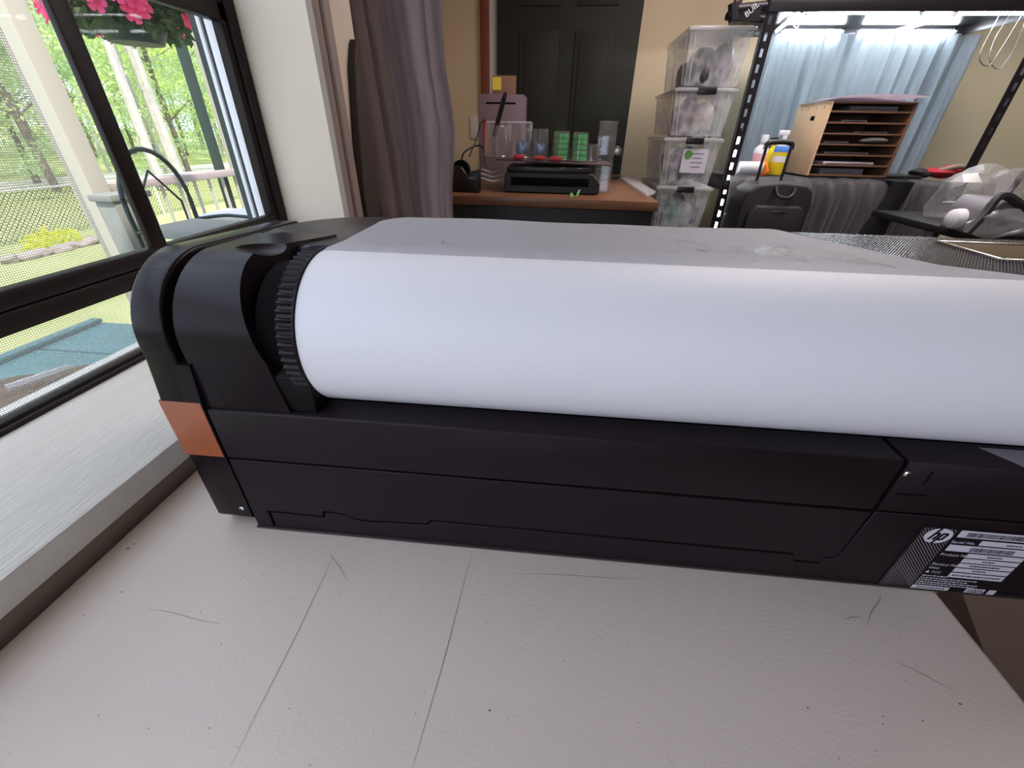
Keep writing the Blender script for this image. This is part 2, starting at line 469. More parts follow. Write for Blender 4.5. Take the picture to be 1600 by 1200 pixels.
# door in the far wall
dx0, dx1 = at(778, 0, y=YB).x, at(1000, 40, y=YB).x
dm = MB(); dm.box(dx0, dx1, YB-.05, YB-.004, 0.005, 2.04, .003)
dr = struct(dm.build('door_1', M['door']))
dw = dx1-dx0
pm = MB()
for k in (0, 1):
    cx0 = dx0+dw*(.165 if k == 0 else .555); cx1 = cx0+dw*.28
    for z0, z1 in ((.22, .88), (1.02, 1.66), (1.78, 1.93)):
        pm.box(cx0, cx1, YB-.058, YB-.048, z0, z1, .004)
        pm.box(cx0+.03, cx1-.03, YB-.064, YB-.05, z0+.03, z1-.03, .008)
pm.build('panel', M['door'], dr)
kp = at(965, 237, y=YB-.09)
MB().lathe([(0, 0), (.030, .0), (.032, .006), (.014, .012), (.012, .03), (.026, .042), (.030, .055), (.024, .066), (0, .070)],
           Matrix.Translation((kp.x, YB-.05, kp.z)) @ Matrix.Rotation(radians(90), 4, 'X')).build('knob', M['brass'], dr)
wt = MB(); wt.box(dx0-.055, dx0-.002, YB-.025, YB-.0005, 0, 2.08, .002); wt.box(dx0-.055, dx1+.01, YB-.025, YB-.0005, 2.045, 2.10, .002)
struct(wt.build('trim_2', M['white_paint']))
struct(MB().box(dx0-.115, dx0-.057, YB-.03, YB-.0005, 0, 2.10, .003).build('trim_3', M['redwood']))
# light switch plate beside the curtain
sp = at(741, 200, y=YB)
o = MB().box(sp.x-.03, sp.x+.03, YB-.008, YB-.0005, sp.z-.07, sp.z+.07, .003).build('switch_plate', M['white_paint'])
tag(o, 'beige wall plate beside the red-brown door trim', 'switch')

# ================================================================== TABLE
TZ = .74
tb = thing('folding_table', 'off-white plastic folding table with scratches, under the wide black printer', 'table', (0, 0, 0))
MB().box(-.4215, .380, -1.20, .62, TZ-.045, TZ, .007, seg=4).build('tabletop', M['table'], tb)
for sx in (-.33, .29):
    for sy in (-1.05, .47):
        MB().cyl((sx, sy, .012), (sx, sy, TZ-.045), .014).build('leg', M['grey_metal'], tb)
s = MB()
def strip(mb, p, q, w, z=TZ+.0003, wob=0.0, n=8):
    p, q = Vector((p[0], p[1], z)), Vector((q[0], q[1], z))
    d = (q-p); nn = Vector((-d.y, d.x, 0)).normalized()
    prev = None
    for i in range(n+1):
        t = i/n
        c = p+d*t+nn*wob*sin(t*7+p.x*40)
        ww = w*(.25+.75*sin(pi*min(max(t, .06), .94)))
        a, b = mb.bm.verts.new(c+nn*ww/2), mb.bm.verts.new(c-nn*ww/2)
        if prev: mb.bm.faces.new((prev[0], a, b, prev[1]))
        prev = (a, b)
for p, q, w_ in (((-.196, .245), (-.188, .08), .0004), ((-.061, .256), (-.069, .093), .0005), ((.298, .2), (.33, .183), .0007),
                 ((.322, .259), (.293, .23), .0008), ((.276, .232), (.292, .236), .0008), ((-.02, .241), (.108, .25), .0005),
                 ((-.33, .17), (-.26, .165), .0004), ((-.20, .24), (-.17, .215), .0006), ((.10, .12), (.13, .06), .0003)):
    s = MB(); strip(s, p, q, w_, wob=.0006); s.build('scratch', M['scratch'], tb, smooth=0)
s = MB()
r2 = random.Random(3)
for (px, py, sz) in ((765, 1110, .0016), (210, 850, .0014), (200, 857, .0022), (190, 925, .0012), (455, 935, .0008), (1262, 1106, .0012), (1380, 1131, .001),
                     (1500, 1100, .0018), (228, 820, .001), (1442, 1126, .0012), (1380, 1120, .001)):
    c = at(px, py, z=TZ)
    s.box(c.x-sz/2, c.x+sz/2, c.y-sz/3, c.y+sz/3, TZ-.0001, TZ+.0003)
for _ in range(90):
    c = Vector((r2.uniform(-.40, .37), r2.uniform(.03, .255)))
    sz = r2.uniform(.00015, .0005)
    s.box(c.x-sz, c.x+sz, c.y-sz*.6, c.y+sz*.6, TZ-.0001, TZ+.0002)
s.build('specks', M['speck'], tb, smooth=0, kind='stuff')
# boxes on the floor past the table edge
bxr = thing('cardboard_box', 'large brown cardboard box on the floor past the right table edge', 'box', (.62, .10, 0), radians(-24))
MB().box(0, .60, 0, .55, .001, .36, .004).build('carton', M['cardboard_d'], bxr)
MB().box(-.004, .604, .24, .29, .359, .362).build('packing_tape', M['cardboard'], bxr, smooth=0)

# ================================================================== PRINTER (local frame: origin at lower left of its rear face)
PR = thing('wide_format_printer', 'wide black large-format printer with ridged lid standing on the plastic table', 'printer', (-.291, .262, TZ), radians(.69))
CY, CZ, CR = .0705, .2065, .0660
def arcpts(cy, cz, r, a0, a1, n):
    return [(cy+r*cos(radians(a0+(a1-a0)*i/n)), cz+r*sin(radians(a0+(a1-a0)*i/n))) for i in range(n+1)]
# core body
WX = .935   # right end of the panels
body = MB()
body.box(.0005, WX, .0035, .250, .006, .146, .002)
body.prism([(.135, .10), (.135, .262), (.150, .268), (.235, .268), (.250, .258), (.252, .10)], .070, .90, 'x')
body.build('body', M['groove'], PR)
# panels of the rear face
g = .0013
FP = [(.020, .026), (.077, .025), (.080, .033), (.103, .0315), (.108, .0262), (.124, .0245), (.153, .0265), (.184, .028), (.188, .034), (.528, .0335),
      (.532, .0245), (.5555, .0235), (.555, .0312), (.564, .0325), (.5665, .038)]
main = [(.0014, .0947), (.0014, .0032), (.020-g, .0032)]+[(a-(g if i == 0 else 0), b+g) for i, (a, b) in enumerate(FP)]+[(.5695, .0947)]
MB().prism(main, 0, .006, 'y', .0006).build('rear_panel', M['black_panel'], PR)
low = [(.020+g, .0032)]+[(a+g*.8, b-g) for a, b in FP]+[(.5725, .0947), (WX, .0947), (WX, .0032)]
MB().prism(low, .0003, .006, 'y', .0006).build('bottom_cover', M['black_panel'], PR)
band = [(0, .0972), (0, .1495), (.0015, .151), (.029, .151), (.029, .146), (.006, .146), (.006, .0972)]
MB().prism(band, .0014, .5685, 'x', .0005).build('ledge_panel', M['black_panel'], PR)
MB().prism(band, .5725, WX, 'x', .0005).build('ledge_panel', M['black_panel'], PR)
MB().box(.0, WX, -.0014, .24, .0006, .0030, .0006).build('base_strip', M['lid'], PR)
# trough behind the ledge where the roll lies
tr_ = MB(); tr_.box(.099, .87, .027, .031, .10, .150); tr_.box(.099, .87, .031, .14, .128, .134)
tr_.build('roll_trough', M['groove'], PR)
# end caps
def cap(x0, x1, nm):
    prof = [(.012, .001), (0, .016), (0, .157)]+arcpts(CY, CZ, CR, 187, 90, 22)+[(.15, .269), (.225, .266), (.245, .25), (.252, .22), (.252, .01), (.245, .001)]
    c = MB(); c.prism(prof, x0, x1, 'x', .0035, seg=3)
    return c.build(nm, M['black_sat'], PR, smooth=30)
cap(-.039, -.0115, 'end_cap')
cap(WX+.002, WX+.040, 'end_cap')
# lower part of the left cap between the groove and the rear panels
MB().prism([(.012, .0008), (-.0002, .016), (-.0002, .157), (.0040, .192), (.02, .197), (.1, .197), (.1, .0008)], -.0160, -.0002, 'x').build('cap_face', M['black_sat'], PR, smooth=20)
MB().prism([(.0085, .150)]+arcpts(CY, CZ, CR-.009, 200, 90, 16)+[(.13, .2635), (.13, .150)], -.0125, -.003, 'x').build('groove_ring', M['groove'], PR)
def drum(x0, x1, r, nm, m, slant=0.0):
    prof = [(.0030, .148)]+arcpts(CY, CZ, r, 187, 90, 26)+[(.14, CZ+r-.002), (.14, .148)]
    c = MB(); c.prism(prof, x0, x1, 'x')
    for v in c.bm.verts:
        if abs(v.co.x-x1) < 1e-5 and slant:
            t = max(0, (v.co.z-.165)/.107)
            v.co.x -= slant*t*max(0, 1-max(0, v.co.y-CY-.004)/.05)
    return c.build(nm, m, PR, smooth=30)
drum(-.003, .0176, CR-.0012, 'drum_ring', M['black_sat'])
d_ = drum(.0182, .0765, CR+.0002, 'drive_housing', M['black_sat'], .031)
# lower black front block below the drum
MB().prism([(.0062, .148), (.0062, .185), (.03, .20), (.11, .20), (.11, .148)], .03, .0985, 'x', .001).build('housing_base', M['black_gloss'], PR)
# thumb scoop on top of the housing
cut = MB().blob((.048, CY+.002, CZ+CR+.006), .030, .020, .012, 0, 3).build('scoop_cutter', M['black_sat'], PR)
md = d_.modifiers.new('scoop', 'BOOLEAN'); md.operation = 'DIFFERENCE'; md.object = cut; md.solver = 'EXACT'
dg = bpy.context.evaluated_depsgraph_get()
nm_ = bpy.data.meshes.new_from_object(d_.evaluated_get(dg)); d_.modifiers.clear(); d_.data = nm_
bpy.data.objects.remove(cut)
nm_.shade_smooth(); nm_.set_sharp_from_angle(angle=radians(25))
RX = Matrix.Translation((0, CY-.0025, CZ)) @ Matrix.Rotation(radians(90), 4, 'Y')
MB().lathe([(.056, .060), (.056, .088)], RX, 48).build('spindle_hub', M['groove'], PR)
# toothed flange
gm = MB(); b = bmesh.new(); NT = 66
Rr, Ro = .0667, .0688
ring = []
for i in range(NT):
    a0 = 2*pi*i/NT
    for da, r in ((0, Rr), (.16, Ro-.0006), (.30, Ro), (.44, Ro-.0006), (.60, Rr)):
        a = a0+da*2*pi/NT; ring.append((r*cos(a), r*sin(a)))
gm.prism([(CY-.0025+y, CZ+z) for y, z in ring], .0845, .0975, 'x', 0)
gm.lathe([(.0655, .0965), (.0682, .0968), (.0682, .0985), (.066, .0990)], RX, 64)
gm.build('toothed_flange', M['black_sat'], PR, smooth=30)
# lid: left rounded top behind the drum and paper
def rr(x0, x1, y0, y1, r, n=8):
    pts = []
    for cx, cy, a in ((x1-.01, y0+.01, -90),):
        pts += [(x1, y0)]
    pts += [(x1, y1)]
    pts += [(x0+r+r*cos(radians(90+90*i/n)), y1-r+r*sin(radians(90+90*i/n))) for i in range(n+1)]
    pts += [(x0, y0)]
    return pts
lm = MB(); lm.prism(rr(-.006, .935, .100, .256, .085, 14), .215, .2685, 'z', .004, seg=3)
lm.build('lid', M['lid'], PR, smooth=35)
# ridged grey part of the lid on the right
rg = MB()
rx = .40
yA, yB = .104, .246
SL = .85
k = 0
while rx < .955:
    x_at = lambda y: rx+(y-yA)*SL
    pr_ = []
    w2 = .0012
    vs = []
    for y in (yA, yB):
        xx = x_at(y)
        for dx, z in ((-w2, .2682), (-w2*.2, .2701), (w2*.35, .2701), (w2, .2682)):
            vs.append(rg.bm.verts.new((xx+dx, y, z)))
    if x_at(yB) < .93:
        for i in range(3): rg.bm.faces.new((vs[i], vs[i+1], vs[i+5], vs[i+4]))
        rg.bm.faces.new((vs[0], vs[4], vs[7], vs[3])); rg.bm.faces.new(vs[0:4]); rg.bm.faces.new(vs[4:8][::-1])
    else:
        for v in vs: rg.bm.verts.remove(v)
    rx += .0027
bmesh.ops.recalc_face_normals(rg.bm, faces=rg.bm.faces[:])
rg.build('ridged_cover', M['ridge'], PR, smooth=0)
MB().box(.40, .93, .103, .247, .2680, .2686).build('cover_plate', M['ridge'], PR, smooth=0)
# lid window with bright rim
wf = MB()
wx0, wx1, wy0, wy1 = .690, .90, .146, .222
for a in ((wx0, wx1, wy0, wy0+.003), (wx0, wx1, wy1-.003, wy1), (wx0, wx0+.003, wy0, wy1), (wx1-.003, wx1, wy0, wy1)):
    wf.box(a[0], a[1], a[2], a[3], .268, .2715, .0006)
lw = wf.build('window_rim', M['chrome'], PR)
MB().box(wx0+.002, wx1-.002, wy0+.002, wy1-.002, .268, .2703).build('viewing_window', M['amber'], PR, smooth=0)
# orange tape over the left cap
tp = MB(); tp.box(-.0396, -.0015, -.0006, .0001, .0975, .1575); tp.box(-.0396, -.0390, -.0005, .030, .0975, .1575)
tp.build('orange_tape', M['tape'], PR, smooth=0, label='piece of copper-orange adhesive tape')
# screws
def screw(x, z):
    sm = MB(); sm.lathe([(.0026, 0), (.0026, .0008), (.0016, .0016), (0, .0018)], Matrix.Translation((x, .0, z)) @ Matrix.Rotation(radians(90), 4, 'X'), 20)
    o = sm.build('screw', M['chrome'], PR)
    c = MB(); c.box(x-.0013, x+.0013, -.0020, -.0015, z-.0002, z+.0002); c.box(x-.0002, x+.0002, -.0020, -.0015, z-.0013, z+.0013)
    c.build('cross_slot', M['groove'], o, smooth=0)
screw(-.008, .028); screw(.575, .139)
for q_ in ((.577, .600, .1165, .1185), (.5915, .5930, .129, .143), (-.0145, -.0132, .024, .034)):
    MB().box(q_[0], q_[1], -.0002, .001, q_[2], q_[3]).build('slot', M['groove'], PR, smooth=0)
sm = MB(); sm.prism([(.640, .024), (.655, .003), (.71, .003), (.70, .024)], .1510, .1513, 'z'); sm.build('ledge_sticker', M['label_grey'], PR, smooth=0)

# ---- rating label
LB = MB().box(.615, .716, -.0004, .0001, .001, .0845).build('rating_label', M['label_black'], PR, smooth=0)
st = MB()
y_ = -.0007
def quad(mb, pts, y=-.0007):
    vs = [mb.bm.verts.new((p[0], y, p[1])) for p in pts]
    mb.bm.faces.new(vs)
k = 0
zz = .0835
x0, x1 = .6165, .6425
def clipstripe(c):
    # line x - z*... = c : stripes going down to the right
    pts = []
    sl_ = 1.15
    # z = zt - (x - x0)*sl ; clip to rect
    for dz in (0, .0009):
        zs = []
    return pts
c = .0
t = .002
while t < .118:
    # stripe from left edge at height t down to right
    a = (x0, t); 
    xe, ze = x1, t-(x1-x0)*1.15
    xs, zs_ = x0, t
    if zs_ > .0835: xs = x0+(zs_-.0835)/1.15; zs_ = .0835
    if ze < .0022: xe = x0+(t-.0022)/1.15; ze = .0022
    if xs < xe:
        quad(st, [(xs, zs_), (xs, zs_-.0011), (xe, ze-.0011 if ze > .0034 else ze), (xe, ze)])
    t += .0031
st.build('label_stripes', M['label_grey'], LB, smooth=0)
ov = MB()
oc = (.6312, .0742)
n = 48
quad(ov, [(oc[0]+.0108*cos(2*pi*i/n), oc[1]+.0092*sin(2*pi*i/n)) for i in range(n)], -.0009)
ov.build('round_emblem', M['label_white'], LB, smooth=0)
hp = MB()
def stroke(pts, w=.0021, y=-.0011, sh=.33):
    for (a, b), (c2, d2) in zip(pts, pts[1:]):
        p, q = Vector((a+b*sh, b)), Vector((c2+d2*sh, d2)); d = (q-p).normalized(); nn = Vector((-d.y, d.x))*w/2
        e = d*w*.35
        quad(hp, [(oc[0]+v.x, oc[1]+v.y) for v in (p-e+nn, q+e+nn, q+e-nn, p-e-nn)], y)
stroke([(-.0045, -.0042), (-.0045, .0088)]); stroke([(-.0045, .0030), (-.0015, .0030), (-.0008, .0022), (-.0008, -.0042)])
stroke([(.0018, .0030), (.0018, -.0088)]); stroke([(.0018, .0030), (.0048, .0030), (.0055, .0022), (.0055, -.0034), (.0048, -.0042), (.0018, -.0042)])
hp.build('emblem_letters', M['label_black'], LB, smooth=0)
wf = MB()
for (a, b, z0, z1) in ((.6455, .7155, .0745, .0830), (.667, .7155, .0665, .0725), (.6455, .7155, .0570, .0650), (.6655, .711, .0500, .0555),
                       (.6655, .711, .0435, .0488), (.6655, .711, .0370, .0423), (.6655, .711, .0305, .0358), (.6655, .711, .0225, .0292),
                       (.6440, .676, .0022, .0078), (.690, .706, .0022, .0095), (.709, .7155, .0022, .0095)):
    quad(wf, [(a, z0), (b, z0), (b, z1), (a, z1)], -.0008)
wf.build('label_fields', M['label_white'], LB, smooth=0)
bc = MB()
r3 = random.Random(5)
for (a, b, z0, z1) in ((.652, .7150, .0757, .0812), (.664, .698, .0580, .0632)):
    x = a
    while x < b:
        w_ = r3.choice((.0003, .0005, .0008))
        quad(bc, [(x, z0), (x+w_, z0), (x+w_, z1), (x, z1)], -.0010); x += w_+r3.choice((.0004, .0006))
bc.build('bar_codes', M['label_black'], LB, smooth=0)
tm = MB()
RXT = Matrix.Rotation(radians(90), 4, 'X')
def ltext(s_, x, z, size, mb): text_mesh('t', s_, size, Matrix.Translation((x, -.0010, z)) @ RXT, None, mb=mb)
ltext('Serial No.', .6445, .0672, .0048, tm); ltext('Product No.', .6445, .0508, .0046, tm); ltext('Factory No.', .6445, .0375, .0046, tm)
for i, z in enumerate((.0325, .0265)):
    ltext(('Date:', 'FCC')[i] if False else ('Date:', '\u25B2 Pin')[0] if i == 0 else 'FCC', .6445 if i == 0 else .6495, z, .0042, tm)
quad(tm, [(.6445, .0265), (.6480, .0265), (.6463, .0300)], -.0010)
for i, (L, z) in enumerate(((.019, .0218), (.045, .0186), (.040, .0156), (.052, .0126), (.049, .0098))):
    x = .6445
    while x < .6445+L:
        w_ = r3.uniform(.0008, .0034)
        quad(tm, [(x, z), (x+w_, z), (x+w_, z+.0013), (x, z+.0013)], -.0010); x += w_+.0008
tm.build('label_text', M['label_white'], LB, smooth=0)
tm = MB()
for z, a, b in ((.0685, .688, .700), (.0520, .682, .693), (.0455, .682, .692), (.0390, .675, .700), (.0325, .681, .692), (.0250, .668, .708), (.0045, .648, .671), (.0065, .692, .704), (.0040, .692, .704)):
    x = a
    while x < b:
        w_ = r3.uniform(.0008, .0022)
        quad(tm, [(x, z), (x+w_, z), (x+w_, z+.0016), (x, z+.0016)], -.0010); x += w_+.0007
tm.build('field_print', M['label_black'], LB, smooth=0)

# ================================================================== PAPER ROLL
PP = thing('paper_roll', 'large roll of white paper lying in the rear of the printer', 'paper roll', (-.291, .262, TZ), radians(.69))
RY, RZ, RR_ = .0680, .2065, .0667
MR = Matrix.Translation((0, RY, RZ)) @ Matrix.Rotation(radians(90), 4, 'Y')
MB().lathe([(.026, .0995), (RR_-.0006, .0990), (RR_, .0996), (RR_, .7090), (RR_-.0006, .7096), (.026, .709)], MR, 160).build('roll', M['paper'], PP, smooth=30)
MB().lathe([(.0255, .098), (.0255, .711)], MR, 32).build('core_tube', M['cardboard'], PP)
# loose sheet leaving the top of the roll and lying on the lid
rightb = [(0, .66), (.10, .640), (.25, .615), (.42, .592), (.58, .575), (.75, .560), (.88, .547), (1.0, .538)]
def rb(v):
    for (a, x0_), (b_, x1_) in zip(rightb, rightb[1:]):
        if v <= b_: return x0_+(x1_-x0_)*(v-a)/(b_-a)
    return rightb[-1][1]
def sheet(u, v):
    xl = .0995-.010*v
    if v > .8: xl += .030*((v-.8)/.2)**1.5*.9
    x = xl+(rb(v)-xl)*u
    y = RY+.002+v*(.252-RY)
    z = .2735+(.2701-.2735)*min(1, v/.25)+.0008
    if v < .0001: z = .2734
    z += .0005*sin(x*19+v*4)*min(1, v*4)+.0004*sin(x*41-v*7)*min(1, v*4)
    if u > .97: z += .0004
    if v > .94: z -= .0012*(v-.94)/.06
    return Vector((x, y, z))
so = MB().grid(sheet, 70, 24, .0003).build('loose_sheet', M['paper'], PP, smooth=60)
# printed plan on the sheet
pk = MB()
r4 = random.Random(11)
def pline(x0, y0, x1, y1, w=.0006):
    p, q = Vector((x0, y0)), Vector((x1, y1)); d = (q-p).normalized(); nn = Vector((-d.y, d.x))*w/2
    vs = [pk.bm.verts.new((v.x, v.y, .2722)) for v in (p+nn, q+nn, q-nn, p-nn)]
    pk.bm.faces.new(vs)
def lp(px, py):
    w0 = at(px, py, z=TZ+.272); d = w0-Vector((-.291, .262, 0)); a = -radians(.69)
    return d.x*cos(a)-d.y*sin(a), d.x*sin(a)+d.y*cos(a)
for (a, b_, c_, d2, w_) in ((1055, 374, 1086, 377, .0016), (1086, 389, 1112, 391, .0022), (1134, 390, 1240, 394, .0010), (1095, 382, 1120, 392, .0006), (1125, 372, 1180, 373, .0008),
                          (1140, 384, 1200, 380, .0006), (1200, 382, 1250, 384, .0010), (1205, 392, 1232, 397, .0010), (1150, 392, 1165, 394, .0018), (1185, 396, 1205, 398, .0018),
                          (1255, 382, 1275, 383, .0012), (1270, 401, 1330, 404, .0010), (1290, 395, 1340, 399, .0008), (1320, 410, 1370, 414, .0010), (1240, 404, 1260, 405, .0008),
                          (1060, 384, 1075, 389, .0008), (1120, 376, 1160, 388, .0004), (1200, 375, 1230, 388, .0004)):
    p, q = lp(a, b_), lp(c_, d2)
    pline(p[0], p[1], q[0], q[1], w_)
for i in range(22):
    a = 1330+i*5.2; b_ = 402+i*1.35
    p, q = lp(a, b_), lp(a+16, b_+1.8)
    pline(p[0], p[1], q[0], q[1], .0009)
for i in range(46):
    a, b_ = r4.uniform(1120, 1350), r4.uniform(370, 422)
    if a > 1235 and b_ < 372+(a-1225)*.28: continue
    p, q = lp(a, b_), lp(a+r4.uniform(4, 22), b_+r4.uniform(-.3, 1))
    pline(p[0], p[1], q[0], q[1], r4.uniform(.0005, .0011))
pk.build('printed_plan', M['ink'], PP, smooth=0)

# ================================================================== CURTAIN and things near it
def curtain(path, z0, z1, m, nm, thick=.004, nz=24, taper=None, parent=None):
    """path(u) gives plan x,y ; taper(v) shifts with height"""
    def fn(u, v):
        z = z0+(z1-z0)*v
        x, y = path(u, v)
        return Vector((x, y, z))
    return MB().grid(fn, 120, nz, thick).build(nm, m, parent, smooth=80)
def cpath(u, v):
    t = 1-v
    ztop = v
    xl = -.575+.085*(1-min(1, v/.8)); xr = -.350
    bul = .022*math.exp(-((v-.46)/.06)**2)
    x = xl+(xr+bul-xl)*u
    y = 1.38+.028*sin(u*2*pi*1.15+1.0+v*.5)+.010*sin(u*2*pi*2.6+v*1.5)+.004*sin(u*37+v*9)
    y += .05*max(0, u-.82)/.18
    return x, y
cu = thing('curtain', 'grey-mauve linen curtain gathered beside the window, reaching behind the printer', 'curtain', (0, 0, 0))
curtain(cpath, .25, 2.1, M['curtain'], 'front_fold', parent=cu)
def cpath2(u, v):
    x = -.650+.060*(1-v)+u*(.12-.02*v); y = 1.47+.012*sin(u*6+.5)-.01*u
    return x, y
curtain(cpath2, .25, 2.1, M['curtain'], 'back_fold', parent=cu)
rod = MB().cyl((-.75, 1.42, 2.12), (-.15, 1.42, 2.12), .012); rod.build('curtain_rod', M['black_plastic'], cu)
o = MB().prism([(1.045, .001), (1.045, .98), (1.07, 1.10), (1.10, 1.22), (1.13, 1.27), (1.13, .001)], -.4865, -.468, 'x', .002).build('leaning_board', M['curtain_brown'])
tag(o, 'dark brown wooden board glimpsed between the window casing and the curtain', 'board')

# ================================================================== WORKBENCH
BZ, BY = .86, 1.93
bx1 = at(1030, 316, y=BY).x
wbn = thing('workbench', 'black workbench with a brown wooden worktop before the dark door', 'workbench', (0, 0, 0))
MB().box(-.95, bx1, BY, 3.28, BZ-.038, BZ, .004).build('worktop', M['worktop'], wbn)
MB().box(-.90, bx1-.015, BY+.012, 3.26, 0.001, BZ-.039, .003).build('cabinet_body', M['black_wood'], wbn)
# black scanner / photo printer with a clear tray across its top
sy = 2.08
p0, p1 = at(788, 302, y=sy), at(936, 300, y=sy)
zt = at(860, 262, y=sy).z
pr2 = thing('desktop_printer', 'low black desktop printer at the front of the wooden workbench', 'printer', ((p0.x+p1.x)/2, sy, BZ), radians(1))
hw = (p1.x-p0.x)/2; hh = zt-BZ
MB().prism([(-hw, .004), (-hw, hh*.72), (-hw+.01, hh*.8), (hw-.035, hh*.8), (hw, hh*.45), (hw, .004)], 0, .30, 'y', .003).build('case', M['black_plastic'], pr2)
MB().box(-hw+.01, hw-.045, .0, .29, hh*.80, hh, .004).build('scanner_lid', M['black_plastic'], pr2)
MB().box(-hw+.03, hw-.05, -.003, .002, hh*.30, hh*.62, .002).build('paper_slot', M['groove'], pr2)
ty = 2.14
q0, q1 = at(775, 252, y=ty), at(957, 262, y=ty)
tilt = atan2(q1.z-q0.z, q1.x-q0.x)
tc_ = (q0+q1)/2
MT = Matrix.Translation((tc_.x, ty, BZ+hh+.018)) @ Matrix.Rotation(tilt, 4, 'Y').inverted()
tw = (q1-q0).length/2
o = MB().box(-tw, tw, 0, .30, -.004, .004, .002, M=MT).build('serving_tray', mat('dark_mauve_tray', (.12, .075, .085), .4))
tag(o, 'mauve-brown thin tray tilted across the top of the desktop printer', 'tray')
def tray_z(x): return BZ+hh+.018+(x-tc_.x)*math.tan(tilt)+.006
def tub(px0, px1, pyt, y, h, label, group=None):
    a, b_ = at(px0, 240, y=y).x, at(px1, 240, y=y).x
    r = (b_-a)/2; cx = (a+b_)/2
    z = tray_z(cx)+.003
    t = thing('plastic_cup', label, 'cup', (cx, y+r, z), 0, 'upturned clear cups on the tray')
    m = MB(); m.lathe([(r*1.0, 0), (r*.97, .004), (r*.86, h*.9), (r*.80, h), (0, h+.001), (0, h-.002), (r*.78, h-.003), (r*.84, h*.9), (r*.95, .004), (r*.98, 0)], None, 28, cap=False)
    m.build('wall', M['cup'], t)
    MB().lathe([(r*1.02, 0), (r*1.05, .002), (r*1.02, .005), (r*.97, .004)], None, 28, cap=False).build('rim', M['cup'], t)
    return cx, y+r, z, r
c1 = tub(752, 795, 0, 2.16, .125, 'leftmost clear upturned plastic cup on the tray, empty')
c2 = tub(797, 828, 0, 2.17, .120, 'clear plastic cup on the tray with blue pieces inside, left of the two')
c3 = tub(829, 857, 0, 2.17, .120, 'clear plastic cup on the tray with blue pieces inside, right of the two')
c4 = tub(861, 891, 0, 2.16, .115, 'clear plastic cup over the left stack of green rolls')
c5 = tub(891, 920, 0, 2.16, .115, 'clear plastic cup over the right stack of green rolls')
c6 = tub(915, 936, 0, 2.19, .07, 'small short clear cup at the right end of the tray')
for c_, side in ((c4, 'left'), (c5, 'right')):
    for k in range(5):
        z = c_[2]+k*.0215
        m = MB(); rr_ = c_[3]*(.80-.02*k); m.lathe([(rr_*.5, 0), (rr_*.96, 0), (rr_, .003), (rr_, .015), (rr_*.96, .018), (rr_*.5, .018)], Matrix.Translation((c_[0], c_[1], z)), 28)
        o = m.build('tape_roll', M['green_plastic'])
        pos = ('lowest', 'second lowest', 'middle', 'second highest', 'topmost')[k]
        tag(o, f'bright green roll, {pos} in the {side} stack inside a clear cup', 'roll', 'green rolls stacked on the tray')
for c_, side in ((c2, 'left'), (c3, 'right')):
    m = MB(); m.blob((c_[0], c_[1], c_[2]+.036), c_[3]*.68, c_[3]*.68, .030, .25, 3, 5 if side == 'left' else 8)
    tag(m.build('craft_bag', M['blue_plastic']), f'crumpled dark blue pieces inside the {side} of two adjoining clear cups', 'craft supplies')
for i, (px, w_) in enumerate(((810, .035), (843, .035), (868, .040))):
    x = at(px, 245, y=2.12).x; z = tray_z(x)
    m = MB(); m.box(x-w_*.7, x+w_*.7, 2.125, 2.155, z+.0, z+.017, .004)
    tag(m.build('red_clip', M['red_plastic']), ('red plastic piece on the tray before the left blue cup', 'red plastic piece on the tray between the blue cups and the green rolls', 'red plastic piece on the tray at the foot of the left green rolls')[i], 'clip', 'red pieces on the tray')
# tall clear measuring box right
a, b_ = at(930, 270, y=2.20), at(956, 270, y=2.20)
zt2 = at(945, 190, y=2.20).z
t = thing('clear_canister', 'tall clear rectangular canister standing right of the cups on the workbench', 'canister', (0, 0, 0))
m = MB()
for q in ((a.x, a.x+.003, 2.20, 2.27), (b_.x-.003, b_.x, 2.20, 2.27), (a.x, b_.x, 2.20, 2.203), (a.x, b_.x, 2.267, 2.27)): m.box(q[0], q[1], q[2], q[3], BZ+.002, zt2, .001)
m.box(a.x, b_.x, 2.20, 2.27, BZ+.001, BZ+.005)
m.build('wall', M['cup'], t)
m = MB()
for k in range(9): m.box(a.x+.006, a.x+.022, 2.1990, 2.1998, BZ+.06+k*.02, BZ+.0615+k*.02)
m.build('scale_marks', M['white_paint'], t, smooth=0)
MB().box(a.x-.003, b_.x+.003, 2.197, 2.273, zt2-.004, zt2+.004, .002).build('rim', M['cup'], t)
# tape dispenser, left
d0, d1 = at(708, 292, y=2.06), at(751, 292, y=2.06)
t = thing('tape_dispenser', 'black tape dispenser at the curtain end of the workbench', 'tape dispenser', (d0.x, 2.03, BZ))
W_ = d1.x-d0.x
MB().prism([(0, .001), (0, .07), (.02, .11), (.05, .105), (.07, .075), (W_*.95, .095), (W_, .05), (W_, .001)], 0, .06, 'y', .006, seg=2).build('base', M['black_plastic'], t)
MB().lathe([(.014, -.012), (.040, -.012), (.040, .012), (.014, .012)], Matrix.Translation((.042, .03, .09)) @ Matrix.Rotation(radians(90), 4, 'X'), 28).build('tape_reel', M['black_gloss'], t)
MB().box(W_*.62, W_*.85, -.002, .001, .055, .065).build('label', M['label_grey'], t, smooth=0)
